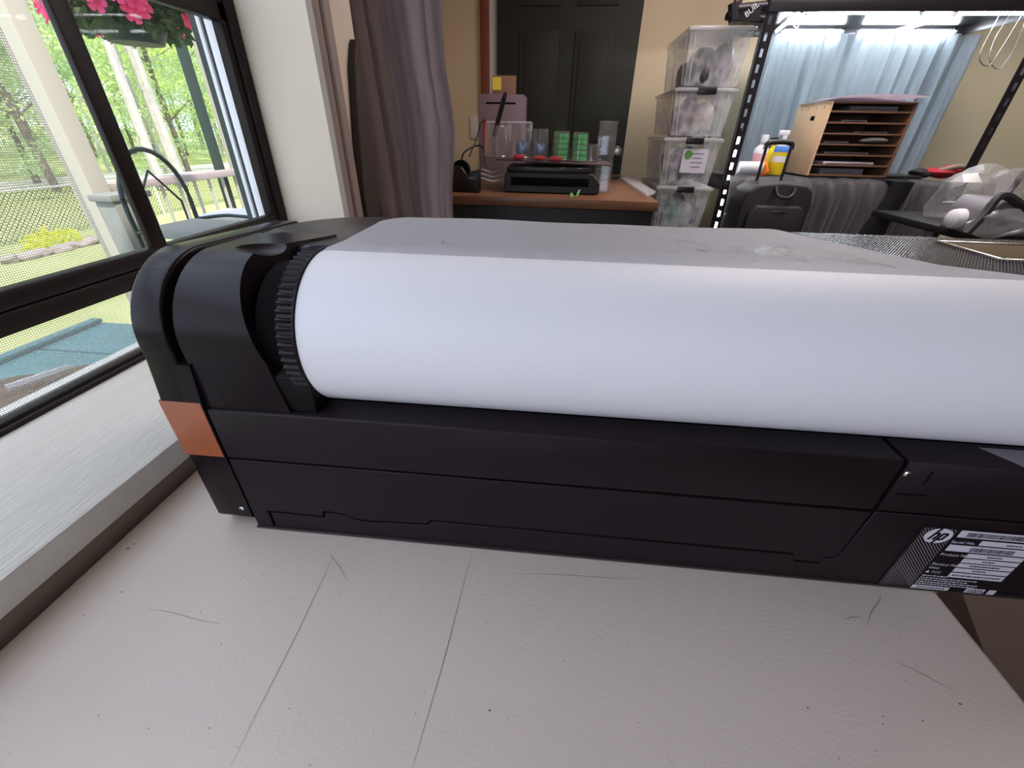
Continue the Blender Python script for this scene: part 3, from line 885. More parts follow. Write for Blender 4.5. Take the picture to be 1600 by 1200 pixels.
# mauve file box + cardboard box + organiser with black marker behind
b0, b1 = at(748, 200, y=2.75), at(817, 200, y=2.75)
zt3 = at(780, 147, y=2.75).z
t = thing('storage_box', 'mauve storage box with a slot handle behind the clear cups', 'box', (0, 0, 0))
MB().box(b0.x, b1.x, 2.75, 3.0, BZ+.001, zt3, .003).build('box_body', M['mauve_box'], t)
MB().box(b0.x+(b1.x-b0.x)*.17, b0.x+(b1.x-b0.x)*.83, 2.7485, 2.752, at(780, 161, y=2.75).z-.004, at(780, 161, y=2.75).z+.004, .001).build('slot_handle', M['groove'], t)
c0, c1_ = at(769, 145, y=2.78), at(806, 145, y=2.78)
t = thing('small_carton', 'small brown carton with a yellow sticker on top of the mauve box', 'box', (c0.x, 2.78, zt3+.001), radians(6))
W_ = c1_.x-c0.x; H_ = at(785, 118, y=2.78).z-zt3
MB().box(0, W_, 0, .14, 0, H_, .002).build('carton', M['cardboard'], t)
MB().box(.003, W_*.38, -.0012, .001, .02, H_-.008).build('yellow_sticker', M['yellow'], t, smooth=0)
m0, m1 = at(757, 204, y=2.50), at(830, 204, y=2.50)
zz0 = at(790, 189, y=2.50).z
t = thing('acrylic_organizer', 'clear acrylic holder with a thick top rim behind the cups', 'organizer', (0, 0, 0))
m = MB(); m.box(m0.x, m1.x, 2.49, 2.60, zz0-.010, zz0, .002); m.build('top_rim', M['bin_lid'], t)
m = MB()
for x in (m0.x+.004, (m0.x+m1.x)/2, m1.x-.008): m.box(x, x+.004, 2.495, 2.595, BZ+.001, zz0-.011)
m.box(m0.x, m1.x, 2.592, 2.596, BZ+.001, zz0-.011); m.build('divider', M['cup'], t, smooth=0)
mk = MB(); p, q = at(772, 212, y=2.44), at(788, 152, y=2.40)
mk.cyl(p, q, .013, 14, .011); mk.cyl(q, q+(q-p).normalized()*.02, .011, 14, .006)
tag(mk.build('marker_pen', M['black_plastic']), 'thick black marker standing tilted before the mauve box', 'pen')
mk = MB(); p, q = at(757, 200, y=2.46), at(757, 186, y=2.46); mk.cyl((p.x, 2.46, BZ+.14), q, .009)
mk.build('hidden', M['red_plastic']); o = bpy.data.objects['hidden']; o.name = 'red_pen'
tag(o, 'short red-topped pen left of the thick black marker', 'pen')
# cables
cb = MB()
def sm_curve(pts, n=10):
    pts = [Vector(p) for p in pts]; out = []
    P_ = [pts[0]]+pts+[pts[-1]]
    for i in range(1, len(P_)-2):
        for k in range(n):
            t = k/n
            a, b_, c_, d = P_[i-1], P_[i], P_[i+1], P_[i+2]
            out.append(.5*((2*b_)+(c_-a)*t+(2*a-5*b_+4*c_-d)*t*t+(3*b_-a-3*c_+d)*t**3))
    out.append(pts[-1]); return out
cb.tube(sm_curve([at(722, 270, y=2.2), at(724, 240, y=2.2), at(752, 228, y=2.25), at(760, 260, y=2.2)]), .004)
cb.tube(sm_curve([at(733, 245, y=2.3), at(745, 215, y=2.35), at(752, 192, y=2.4), at(760, 188, y=2.45)]), .003)
tag(cb.build('black_cable', M['black_plastic']), 'thin black cables arching over the tape dispenser', 'cable')
cb = MB()
for k in range(3):
    cb.tube(sm_curve([at(752, 278-k*7, y=2.15+k*.03), at(770, 283-k*7, y=2.15+k*.03), at(786, 280-k*7, y=2.18+k*.03)]), .0035)
tag(cb.build('white_cable', M['white_plastic']), 'loose white cables between tape dispenser and desktop printer', 'cable')
# green strip curling at the bench edge
gs = MB()
gp = [at(890, 305, y=1.99), at(892, 312, y=1.96), at(899, 310, y=1.95), at(903, 300, y=1.97)]
def gfn(u, v):
    n_ = len(gp)-1; s_ = min(u*n_, n_-1e-6); i = int(s_); f = s_-i
    p = gp[i].lerp(gp[i+1], f); return p+Vector((.012*v, .012*v, .004*v))
gs.grid(gfn, 12, 2, .0015)
o = gs.build('paper_strip', M['green_lite']); tag(o, 'light green curled strip on the front edge of the workbench', 'strip')
mn = min((o.matrix_world @ v.co).z for v in o.data.vertices)
o.location.z += BZ+.0005-mn
# chain/watch and clear sheet right
ch = MB()
a_ = at(942, 285, y=2.5); 
for k in range(7):
    p = at(940+k*4.2, 282-k*.8, z=BZ+.012)
    ch.lathe([(.006, -.006), (.012, -.005), (.012, .005), (.006, .006)], Matrix.Translation(p), 12)
tag(ch.build('beaded_chain', M['black_plastic']), 'dark beaded chain lying right of the desktop printer', 'chain')
pts = [at(968, 280, z=BZ+.001), at(1010, 308, z=BZ+.001), at(1024, 303, z=BZ+.001), at(985, 278, z=BZ+.001)]
cs = MB(); cs.prism([(p.x, p.y) for p in pts], BZ+.001, BZ+.012, 'z', .001)
tag(cs.build('clear_ruler', M['bin_lid']), 'flat clear plastic piece lying at the right edge of the workbench', 'ruler')

# ================================================================== BINS
bnY, bnD = 2.60, .52
bw0, bw1 = .545, .845
binz = [.001, .26, .485, .72, .945, 1.165]
levels = [(.395, .625, 'lowest seen'), (.63, .862, 'fourth'), (.865, 1.094, 'third'), (1.098, 1.308, 'second'), (1.312, 1.545, 'top')]
shade_txt = {'lowest seen': 'clear plastic bin with lid, lowest of the stack beside the black rack',
             'fourth': 'clear plastic bin of teal and grey things, second from the bottom of the stack',
             'third': 'clear plastic bin with a round green-dot label, middle of the stack',
             'second': 'clear plastic bin of yellow and red packets, second from the top of the stack',
             'top': 'clear plastic bin of dark grey things, topmost of the stack'}
def make_bin(z0, z1, key, x0=bw0, x1=bw1):
    t = thing('storage_bin', shade_txt[key], 'storage bin', (x0, bnY, z0), 0, 'stacked clear storage bins')
    W, D, H = x1-x0, bnD, z1-z0-.022
    i = .022
    def ringp(z, ins, w=0):
        return [(ins+w, ins+w), (W-ins-w, ins+w), (W-ins-w, D-ins-w), (ins+w, D-ins-w)]
    m = MB(); b = m.bm
    A = [b.verts.new((p[0], p[1], 0)) for p in ringp(0, i)]; B = [b.verts.new((p[0], p[1], H)) for p in ringp(0, .006)]
    A2 = [b.verts.new((p[0], p[1], .002)) for p in ringp(0, i, .002)]; B2 = [b.verts.new((p[0], p[1], H)) for p in ringp(0, .006, .002)]
    for k in range(4):
        j = (k+1) % 4
        b.faces.new((A[k], A[j], B[j], B[k])); b.faces.new((A2[j], A2[k], B2[k], B2[j])); b.faces.new((B[k], B[j], B2[j], B2[k]))
    b.faces.new(A[::-1]); b.faces.new(A2)
    bmesh.ops.recalc_face_normals(b, faces=b.faces[:])
    m.build('tub', M['bin'], t, smooth=0)
    m = MB()
    for fx in (.10, .9):
        MB().cyl((W*fx*.86+W*.07, i-.001, .01), (W*fx, .004, H-.005), .0028, 8).build('rib', M['bin_lid'], t)
    for fy in (.12, .55, .9): MB().cyl((i-.001, D*fy, .01), (.004, D*fy, H-.005), .0028, 8).build('rib', M['bin_lid'], t)
    m = MB(); m.box(-.004, W+.004, -.004, D+.004, H+.001, H+.016, .004); m.box(.012, W-.012, .012, D-.012, H+.0165, H+.021, .001)
    m.build('lid', M['bin_lid'], t)
    if key != 'top': MB().box(W*.36, W*.66, -.014, -.005, H-.010, H+.020, .003).build('latch', M['black_plastic'], t)
    return t, W, D, H
cols = {'top': [('dark grey crumpled packet', (0.04, 0.035, 0.04)), ('grey folded packet', (0.10, 0.09, 0.10)), ('black wrapped parcel', (0.05, 0.045, 0.05)), ('pale grey packet', (0.22, 0.20, 0.23))],
        'second': [('mauve pouch', (0.22, 0.12, 0.17)), ('yellow packet', (0.65, 0.45, 0.06)), ('small red packet', (0.55, 0.04, 0.03)), ('cream packet', (0.62, 0.55, 0.45)), ('pale blue packet', (0.35, 0.50, 0.62))],
        'third': [('dark mauve bundle', (0.07, 0.05, 0.07)), ('white packet', (0.62, 0.60, 0.60)), ('grey packet', (0.12, 0.11, 0.13))],
        'fourth': [('teal bundle', (0.02, 0.24, 0.20)), ('pale grey bag', (0.45, 0.47, 0.50)), ('brown packet', (0.12, 0.06, 0.06)), ('blue-grey packet', (0.30, 0.36, 0.42))],
        'lowest seen': [('grey packet', (0.30, 0.28, 0.30)), ('dark packet', (0.10, 0.08, 0.09))]}
for kk, (z0, z1, key) in enumerate(levels):
    off = {'top': .012, 'second': -.004, 'third': -.012, 'fourth': -.006, 'lowest seen': 0}[key]
    t, W, D, H = make_bin(z0, z1, key, bw0+off, bw1+off)
    rb_ = random.Random(kk+20)
    n_ = len(cols[key])
    for i_, (lab, colr) in enumerate(cols[key]):
        fx = (i_+.5)/n_
        mm = MB()
        s_ = rb_.uniform(.75, 1.0)
        wx = W*.43/ max(2, n_)*1.7
        hgt = H*.38*s_
        cx = .04+wx+(W-.08-2*wx)*fx
        for q in range(2):
            yy = .10+.17*q+.04*i_ % .12
            mm.blob((bw0+off+cx+rb_.uniform(-.01, .01), bnY+yy, z0+.004+hgt*1.12), wx*.95, .065, hgt, .30, 3, kk*10+i_*3+q)
        o = mm.build('packed_pouch', mat('pouch_'+lab.replace(' ', '_'), colr, .45, noise=.3, nscale=30), smooth=30)
        tag(o, f'{lab} inside the {key if key!="lowest seen" else "lowest visible"} clear bin' if key in ('top', 'lowest seen') else f'{lab} inside the clear bin ' + {'second': 'second from the top', 'third': 'in the middle of the stack', 'fourth': 'second from the bottom'}[key], 'packet')
    if key == 'third':
        MB().box(W*.36, W*.80, .004, .006, H*.30, H*.85).build('paper_label', M['label_white'], t, smooth=0, label='pale label sheet with a green dot')
        m = MB(); m.lathe([(0, 0), (.020, 0), (.020, .001), (0, .001)], Matrix.Translation((W*.46, .003, H*.72)) @ Matrix.Rotation(radians(90), 4, 'X'), 24)
        m.build('green_dot', mat('green_dot', (0.10, 0.28, 0.05), .5), t)
        m = MB()
        for k in range(4): m.box(W*(.52+.02*(k % 2)), W*(.72-.02*(k % 2)), .0025, .0035, H*(.74-.1*k), H*(.755-.1*k))
        m.build('label_print', M['label_grey'], t, smooth=0)
        MB().box(.0085, .0105, .10, .16, H*.30, H*.85).build('side_sticker', M['label_white'], t, smooth=0)
o = MB().box(bw0-.02, bw1+.03, bnY-.01, bnY+bnD+.02, .001, .394, .006).build('floor_crate', M['black_wood'])
tag(o, 'dark crate on the floor carrying the stack of clear bins', 'crate')

# ================================================================== RACK with LED lights
RK = thing('metal_shelving_rack', 'black slotted steel shelving rack framing the lit work surface', 'rack', (0, 0, 0))
ry0, ry1 = 2.62, 3.20
rx0, rx1 = .345*ry0-.01, .806*ry0
zs = 1.61
for (x, y, sx) in ((rx0, ry0, 1), (rx1, ry0, -1), (rx0, ry1, 1), (rx1, ry1, -1)):
    m = MB()
    # slotted angle post: two flanges with a row of slots cut as gaps between bars
    w_, th = .046, .003
    fy = 1 if y == ry0 else -1
    m.box(x, x+sx*.012, y, y+th*fy, 0.001, 2.1); m.box(x+sx*.026, x+sx*w_, y, y+th*fy, 0.001, 2.1)
    z = .02
    while z < 2.08:
        m.box(x+sx*.012, x+sx*.026, y, y+th*fy, z, z+.028); z += .060
    m.box(x, x+sx*th, y, y+fy*.040, 0.001, 2.1)
    bmesh.ops.recalc_face_normals(m.bm, faces=m.bm.faces[:])
    m.build('post', M['rack'], RK, smooth=0)
for nm, z in (('shelf_deck', zs+.02), ('shelf_deck', .885)):
    m = MB(); m.box(rx0+.004, rx1-.004, ry0+.004, ry1-.004, z, z+.010); m.build(nm, M['rack'], RK, smooth=0)
    for (x0, x1, y0, y1) in ((rx0, rx1, ry0-.004, ry0-.0005), (rx0, rx1, ry1+.0005, ry1+.004), (rx0-.004, rx0-.0005, ry0, ry1), (rx1+.0005, rx1+.004, ry0, ry1)):
        MB().box(x0, x1, y0, y1, z-.038, z+.012, .001).build('shelf_beam', M['rack'], RK)
# brace under the top shelf
# LED tubes: each a lamp of its own
LEDG = 'white LED light bars under the top shelf of the rack'
def led(p, q, label, r=.008):
    p, q = Vector(p), Vector(q)
    t = thing('led_light_bar', label, 'light', p, 0, LEDG)
    d = q-p
    m = MB(); m.tube([Vector((0, 0, 0)), d], r, 8); m.build('light_tube', M['led'], t)
    # dotted diffuser ribs and a mounting channel
    m = MB(); m.cyl((0, 0, .008), d+Vector((0, 0, .008)), r*.8, 6); m.build('channel', M['white_plastic'], t)
    for e in (Vector((0, 0, 0)), d):
        m = MB(); m.cyl(e-d.normalized()*.012, e+d.normalized()*.001, r*1.2, 10) if e.length < 1e-6 else m.cyl(e, e+d.normalized()*.012, r*1.2, 10)
        m.build('end_cap', M['white_plastic'], t)
zl = zs-.004
led((at(1262, 16, y=2.70).x, 2.70, zl), (at(1436, 16, y=2.70).x, 2.70, zl), 'left LED bar along the front of the rack shelf')
led((at(1444, 16, y=2.72).x, 2.72, zl), (at(1640, 12, y=2.72).x, 2.72, zl), 'right LED bar along the front of the rack shelf')
led((at(1222, 56, y=3.14).x, 3.14, zl), (at(1312, 56, y=3.14).x, 3.14, zl), 'left LED bar along the back edge of the rack shelf')
led((at(1340, 56, y=3.14).x, 3.14, zl), (at(1488, 54, y=3.14).x, 3.14, zl), 'right LED bar along the back edge of the rack shelf')
pA, pB = at(1214, 48, z=zl), at(1253, 17, z=zl)
led((pA.x, min(pA.y, 3.12), zl), (pB.x, pB.y, zl), 'short LED bar along the left side of the rack shelf')
pA, pB = at(1388, 50, z=zl-.012), at(1492, 18, z=zl-.012)
led((pA.x, pA.y, zl-.02), (pB.x, pB.y, zl-.02), 'LED bar slanting across the middle of the rack shelf')
# thin light strip running down behind the slots of the near left post
t = thing('led_strip', 'lit LED strip running down behind the slots of the left rack post', 'light', (rx0+.019, ry0+.012, 0))
MB().box(-.006, .006, 0, .003, .62, 1.12).build('light_strip', M['led'], t, smooth=0)
MB().box(-.008, .008, .0032, .006, .60, 1.14).build('backing', M['rack'], t, smooth=0)
# cable loops and clip
cb = MB()
cb.tube(sm_curve([at(1562, 22, y=2.75), at(1545, 55, y=2.72), at(1530, 90, y=2.7), at(1545, 103, y=2.7), at(1565, 75, y=2.7), at(1600, 18, y=2.72)]), .0022, 6)
cb.tube(sm_curve([at(1578, 22, y=2.8), at(1555, 60, y=2.78), at(1546, 92, y=2.76), at(1560, 108, y=2.75), at(1580, 85, y=2.75), at(1598, 45, y=2.75), at(1606, 10, y=2.76)]), .0022, 6)
tag(cb.build('looped_cable', M['grey_metal']), 'thin looped light cables hanging from the right of the rack shelf', 'cable')
cb = MB(); cb.tube([at(1240, 40, y=2.95), at(1246, 45, y=2.93), at(1258, 14, y=2.75)], .003, 6)
tag(cb.build('white_cable_loop', M['white_plastic']), 'short white cable bent in a V below the left shelf corner', 'cable')
# black folded straps/tripod bag on the top of the rack at the left
t = thing('folding_stand', 'black folded stand with pale lettering on its strap, hanging at the left rack post', 'stand', (0, 0, 0))
z9 = at(1165, 25, y=2.58).z
m = MB(); m.cyl(at(1142, 16, y=2.52), at(1195, 10, y=2.57), .020); m.cyl(at(1136, 25, y=2.52), at(1192, 30, y=2.57), .016); m.cyl(at(1146, 5, y=2.52), at(1146, 34, y=2.52), .022)
m.build('stand_tube', M['rack'], t)
m = MB(); pz = [at(1142, 34, y=2.5), at(1148, 20, y=2.5), at(1190, 8, y=2.54), at(1188, 33, y=2.54)]
vs = [m.bm.verts.new(p) for p in pz]; f_ = m.bm.faces.new(vs); bmesh.ops.solidify(m.bm, geom=[f_], thickness=.008)
m.build('strap', M['bag_black'], t, smooth=0)
p = at(1166, 28, y=2.49)
text_mesh('strap_lettering', 'BUIL', .030, Matrix.Translation(p) @ Matrix.Rotation(radians(-44), 4, 'Y') @ RXT, M['white_plastic'], t)

# backdrop curtain behind the rack
def bpath(u, v):
    x0, x1 = 1.08, 2.235
    x = x0+(x1-x0)*u+.03*(1-v)*sin(u*5)
    y = 3.155+.018*sin(u*2*pi*13+1.2*sin(u*9)+.7*(1-v))+.008*sin(u*2*pi*29+v*2)
    return x, y
o = curtain(bpath, .002, 1.60, M['backdrop'], 'backdrop_curtain', .003, 16)
tag(o, 'pale blue-grey gathered curtain hanging behind the lit rack', 'curtain')
# cloth covered work surface
sz_ = .917
cx0, cx1 = rx0+.02, 2.03
def clp(u, v):
    # v 0..1 goes from back of top, over the front edge, to the floor
    x = cx0+(cx1-cx0)*u
    L = v*1.45
    if L < .48:
        y, z = 3.08-L, sz_+.004*sin(u*60)*(L/.48)
    else:
        t_ = L-.48
        fold = sin(u*2*pi*9+.8*sin(u*11))+.5*sin(u*2*pi*21+2)
        y, z = 2.60-.010-.016*fold*min(1, t_/.12)-.02*min(1, t_/.1), sz_-t_
        x += .05*(t_)*sin(u*7)
    return Vector((x, y, z))
o = MB().grid(clp, 220, 40, .003).build('cloth_cover', M['satin_dark'], smooth=80)
tag(o, 'dark grey cloth draped in folds over the rack work surface', 'cloth')
o = MB().box(cx1+.0, cx1+.02, 2.60, 3.1, .3, .9, .004)
o.bm.free()

# ---- paper organiser
ox0, ox1 = .499*2.66, .652*2.66
ozb, ozt = sz_+.010, 1.100+.061*2.66
OR = thing('literature_sorter', 'pale wooden paper sorter with seven shelves under the rack lights', 'sorter', (ox0, 2.66, ozb), 0)
OW, OD, OH = ox1-ox0, .34, ozt-ozb
m = MB(); m.box(0, .012, 0, OD, 0, OH, .002); m.build('side_panel', M['birch'], OR)
m = MB(); m.box(-.002, .0005, OD*.35, OD*.46, OH*.76, OH*.82, .001); m.build('hand_hole', M['groove'], OR)
m = MB()
for i in range(4): m.cyl((-.0012, OD*(.15+.24*i), OH*.93), (.001, OD*(.15+.24*i), OH*.93), .004, 10)
m.build('dowel', M['birch_dark'], OR)
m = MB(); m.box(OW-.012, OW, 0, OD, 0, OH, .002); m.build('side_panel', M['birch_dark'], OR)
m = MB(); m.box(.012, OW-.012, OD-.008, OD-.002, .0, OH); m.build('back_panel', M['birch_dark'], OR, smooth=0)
nsh = 7
shz = [OH*i/nsh for i in range(nsh+1)]
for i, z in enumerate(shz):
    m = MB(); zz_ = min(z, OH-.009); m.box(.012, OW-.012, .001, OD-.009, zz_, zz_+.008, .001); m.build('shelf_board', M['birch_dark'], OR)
# papers in the slots
def papers(slot, w, h, x, label, m_, rot=0):
    z = ozb+shz[slot]+.0095
    mm = MB(); mm.box(-w/2, w/2, .0, .26, 0, h, .001)
    for k in range(3): mm.box(-w/2+.01*k, w/2-.006*k, -.006-.004*k, .2, h*(k+.2)/4, h*(k+.6)/4)
    o = mm.build('paper_stack', m_, smooth=0, loc=(ox0+x, 2.685, z)); o.rotation_euler = (0, 0, rot)
    tag(o, label, 'papers', 'papers in the wooden sorter')
papers(0, .22, .028, OW/2-.02, 'grey papers in the lowest slot of the wooden sorter', M['grey_folder'])
papers(1, .26, .012, OW/2, 'pale papers in the second slot from the bottom of the wooden sorter', M['paper_stack'], .05)
papers(2, .22, .009, OW/2-.03, 'dark papers in the third slot from the bottom of the sorter', M['grey_folder'])
papers(3, .12, .009, OW/2-.10, 'dark papers in the middle slot of the wooden sorter', M['grey_folder'])
papers(4, .16, .006, OW/2+.05, 'thin papers in the third slot from the top of the sorter', M['grey_folder'])
papers(5, .12, .008, OW/2-.05, 'grey sheets in the second slot from the top of the sorter', M['grey_folder'])
papers(6, .22, .020, OW/2+.02, 'grey papers in the top slot of the wooden sorter', M['grey_folder'], -.06)
mm = MB(); mm.blob((ox0+OW*.70, 2.70, ozb+shz[3]+.026), .075, .06, .013, .3, 3, 9)
tag(mm.build('foil_pouch', M['bag'], smooth=30), 'shiny clear plastic pouch in the middle slot of the sorter', 'pouch')
mm = MB()
def topsheet(u, v):
    return Vector((ox0-.015+(OW+.05)*u, 2.64+.34*v, ozb+OH+.004+.006*(1-u)+.006*sin(u*5)+.002*sin(v*7)))
mm.grid(topsheet, 20, 8, .006)
tag(mm.build('loose_papers', M['paper_stack'], smooth=30), 'white papers lying slightly bent on top of the wooden sorter', 'papers')
mm = MB()
mm.grid(lambda u, v: Vector((ox0+.04+(OW+.0)*u, 2.645+.32*v, ozb+OH+.020+.010*sin(u*3.0))), 20, 6, .004)
tag(mm.build('pink_folder', mat('pale_mauve_folder', (.55, .46, .50), .6), smooth=30), 'pale mauve folder bowed over the white papers on the sorter', 'folder')
# tote hook ring on side panel
mm = MB(); a = at(1232, 254, y=2.66)
# bottles left of the sorter
def bottle(px, py0, pyt, y, w, name, lab, m_body, m_top, spray=False, z0=sz_+.008, m_lab=None):
    c = at(px, py0, y=y); H = at(px, pyt, y=y).z-z0
    t = thing(name, lab, 'bottle', (c.x, y, z0), 0)
    r = w/2
    MB().lathe([(0, 0), (r*.95, 0), (r, .006), (r, H*.55), (r*.86, H*.66), (r*.40, H*.76), (r*.38, H*.80), (0, H*.80)], Matrix.Scale(.7, 4, (0, 1, 0)), 28).build('body', m_body, t)
    if spray:
        m = MB(); m.lathe([(r*.42, H*.80), (r*.42, H*.87), (r*.3, H*.88), (0, H*.88)], None, 20); m.box(-r*1.1, r*.6, -r*.25, r*.25, H*.88, H, .004); m.box(-r*.95, -r*.75, -r*.15, r*.15, H*.70, H*.89, .002)
        m.build('spray_trigger', m_top, t)
    else:
        MB().lathe([(r*.45, H*.80), (r*.45, H*.97), (r*.40, H), (0, H)], None, 20).build('cap', m_top, t)
    if m_lab:
        MB().lathe([(r*1.01, H*.18), (r*1.01, H*.52)], Matrix.Scale(.71, 4, (0, 1, 0)), 28, cap=False).build('label', m_lab, t)
    return t
bottle(1182, 262, 210, 2.78, .085, 'jug', 'white plastic jug with a pink and grey label behind the rack post', M['white_plastic'], M['white_plastic'], m_lab=mat('pale_pink_label', (.75, .45, .50), .5))
bottle(1211, 262, 203, 2.80, .065, 'spray_bottle', 'white spray bottle with yellow neck between the rack post and sorter', M['white_plastic'], M['white_plastic'], True, m_lab=M['blue_label'])
bottle(1199, 262, 214, 2.76, .05, 'spray_bottle', 'yellow spray bottle with a black trigger beside the white jug', M['yellow'], M['black_plastic'], True)
yb_ = at(1214, 262, y=2.70)
t = thing('cleaning_wipes', 'tall yellow wipes canister with blue and white label left of the sorter', 'canister', (yb_.x, 2.70, sz_+.008))
H = at(1214, 228, y=2.70).z-sz_-.008
MB().lathe([(0, 0), (.037, 0), (.039, .004), (.039, H*.80), (0, H*.80)], None, 28).build('body', M['yellow'], t)
MB().lathe([(.040, H*.80), (.040, H*.92), (.036, H), (0, H)], None, 28).build('lid', M['blue_label'], t)
MB().lathe([(.0395, H*.45), (.0395, H*.66)], None, 28, cap=False).build('white_band', M['white_plastic'], t)
ob = at(1190, 262, y=2.70)
o = MB().blob((ob.x, 2.68, sz_+.036), .032, .03, .032, .2, 3, 4).build('orange_pouch', M['orange']); tag(o, 'orange and red pouch below the white jug', 'packet')
rt = at(1170, 268, y=2.66)
m = MB(); m.lathe([(.008, 0), (.030, 0), (.030, .12), (.008, .12)], Matrix.Translation((rt.x-.06, 2.665, sz_+.040)) @ Matrix.Rotation(radians(90), 4, 'Y'), 28)
tag(m.build('paper_towel', M['white_plastic']), 'white roll lying at the left end of the work surface', 'roll')

# ---- black wheeled bag in front
by = 2.30
gx0, gx1 = at(1150, 340, y=by).x, at(1262, 340, y=by).x
gz = at(1215, 285, y=by).z
BG = thing('wheeled_bag', 'black wheeled bag with extended pull handle before the draped surface', 'luggage', (gx0, by, 0))
GW = gx1-gx0
m = MB()
pf = [(0, .03), (.01, gz-.10), (.03, gz-.04), (.07, gz-.012), (GW*.5, gz), (GW-.05, gz-.008), (GW-.012, gz-.04), (GW, gz-.10), (GW, .03)]
m.prism(pf, 0, .20, 'y', .014, seg=3); m.build('bag_body', M['bag_black'], BG, smooth=40)
m = MB(); m.prism([(.04, gz-.40), (.04, gz-.14), (.07, gz-.10), (GW-.06, gz-.10), (GW-.03, gz-.14), (GW-.03, gz-.40)], -.035, .004, 'y', .010, seg=2); m.build('front_pocket', M['bag_black'], BG, smooth=40)
m = MB(); m.tube(sm_curve([(GW*.42, -.005, gz-.02), (GW*.45, -.03, gz-.055), (GW*.58, -.035, gz-.062), (GW*.66, -.02, gz-.045), (GW*.68, -.005, gz-.02)]), .008); m.build('carry_handle', M['bag_black'], BG)
m = MB(); m.box(GW*.44, GW*.62, -.040, -.036, gz-.125, gz-.121, .001); m.build('zip_pull', M['chrome'], BG)
hA, hB = at(1188, 262, y=by+.16), at(1226, 262, y=by+.16)
hz = at(1205, 226, y=by+.16).z
m = MB(); m.cyl((hA.x-gx0, .16, gz-.03), (hA.x-gx0, .16, hz), .007); m.cyl((hB.x-gx0, .16, gz-.03), (hB.x-gx0, .16, hz), .007)
m.tube(sm_curve([(hA.x-gx0-.004, .16, hz-.02), (hA.x-gx0+.004, .16, hz+.006), ((hA.x+hB.x)/2-gx0, .16, hz+.012), (hB.x-gx0-.004, .16, hz+.006), (hB.x-gx0+.004, .16, hz-.02)]), .011)
m.build('pull_handle', M['black_plastic'], BG)
for x in (.03, GW-.03): MB().cyl((x-.012, .17, .031), (x+.012, .17, .031), .03, 20).build('wheel', M['black_plastic'], BG)
# black strap bag draped on the cloth further right
sb = MB()
def sfn(u, v):
    p = at(1390+30*u, 276, y=2.575); L = v*.55
    if L < .06: return Vector((p.x+.02*u, 2.60+.06-L, sz_+.010))
    return Vector((p.x-.16*(L-.06)+.02*sin(v*6), 2.555-.01*sin(u*3)-.02*u, sz_+.010-(L-.06)))
sb.grid(sfn, 8, 24, .008)
tag(sb.build('hanging_strap', M['bag_black'], smooth=60), 'black cloth strap hanging over the draped edge right of the wheeled bag', 'strap')
fs = MB(); p = at(1405, 268, y=2.75); fs.box(p.x-.10, p.x+.08, 2.68, 2.86, sz_+.008, sz_+.02, .002, M=None)
tag(fs.build('picture_frame', M['black_plastic']), 'flat black frame lying right of the sorter', 'frame')
# red folded bag
p = at(1470, 268, y=2.85)
RB = thing('red_pouch', 'red folded pouch with tan straps at the right end of the work surface', 'pouch', (p.x, 2.80, sz_+.006))
MB().blob((0, 0, .032), .085, .07, .030, .25, 3, 12).build('pouch_body', M['red_cloth'], RB, smooth=40)
MB().tube(sm_curve([(-.09, -.03, .03), (-.03, -.075, .062), (.04, -.07, .055), (.09, -.03, .04)]), .012).build('strap', M['tan_cloth'], RB)
MB().blob((-.14, .0, .025), .05, .06, .022, .2, 3, 13).build('dark_pocket', M['bag_black'], RB, smooth=40)

# ---- right: clear plastic bags, white roll, black folding case on a side table
sx0 = at(1470, 372, y=1.9).x
stz = at(1560, 372, y=1.75).z-.006
t = thing('side_table', 'black low table carrying the clear bags right of the draped surface', 'table', (0, 0, 0))
MB().box(sx0+.06, 2.6, 1.62, 2.45, stz-.03, stz, .004).build('tabletop', M['black_wood'], t)
for x in (sx0+.09, 2.52):
    for y in (1.70, 2.38): MB().box(x-.018, x+.018, y-.018, y+.018, .001, stz-.031).build('leg', M['black_wood'], t)
p = at(1505, 353, y=1.92)
m = MB(); m.lathe([(0, 0), (.022, .002), (.034, .012), (.037, .03), (.037, .22), (0, .222)], Matrix.Translation((p.x-.085, 1.90, stz+.045)) @ Matrix.Rotation(radians(88), 4, 'Y'), 32)
cw = MB(); cw.tube(sm_curve([at(1474, 316, y=2.2), at(1500, 315, y=2.1), at(1525, 306, y=2.05), at(1545, 310, y=1.95)]), .004, 6)
tag(cw.build('white_power_cable', M['white_plastic']), 'white cable arching from the draped cloth to the strapped bag', 'cable')
tag(m.build('white_roll', M['white_plastic']), 'short fat white roll lying on the side table', 'roll')
def crumple(c, s_, seed, nm, lab):
    m = MB(); m.blob(c, s_[0], s_[1], s_[2], .30, 3, seed)
    o = m.build(nm, M['bag'], smooth=20); tag(o, lab, 'bag'); return o
c_ = at(1500, 335, y=2.25); crumple((c_.x, 2.25, stz+.115), (.13, .10, .105), 31, 'plastic_bag', 'crumpled clear plastic bag just right of the draped cloth')
c_ = at(1560, 318, y=2.30); crumple((c_.x+.02, 2.30, stz+.115), (.15, .10, .105), 33, 'plastic_bag', 'crumpled clear plastic bag behind the black folding case')
# a sheet of clear wrap spanning above
m = MB(); w0 = at(1482, 290, y=2.4); w1 = at(1620, 300, y=2.4)
m.grid(lambda u, v: Vector((w0.x+(w1.x-w0.x)*u, 2.35+.1*v+.02*sin(u*9), w0.z-.01-.20*v+.014*sin(u*13+v*5))), 24, 8, .002)
tag(m.build('plastic_wrap', M['bag'], smooth=60), 'sheet of clear plastic wrap over the crumpled bags', 'wrap')
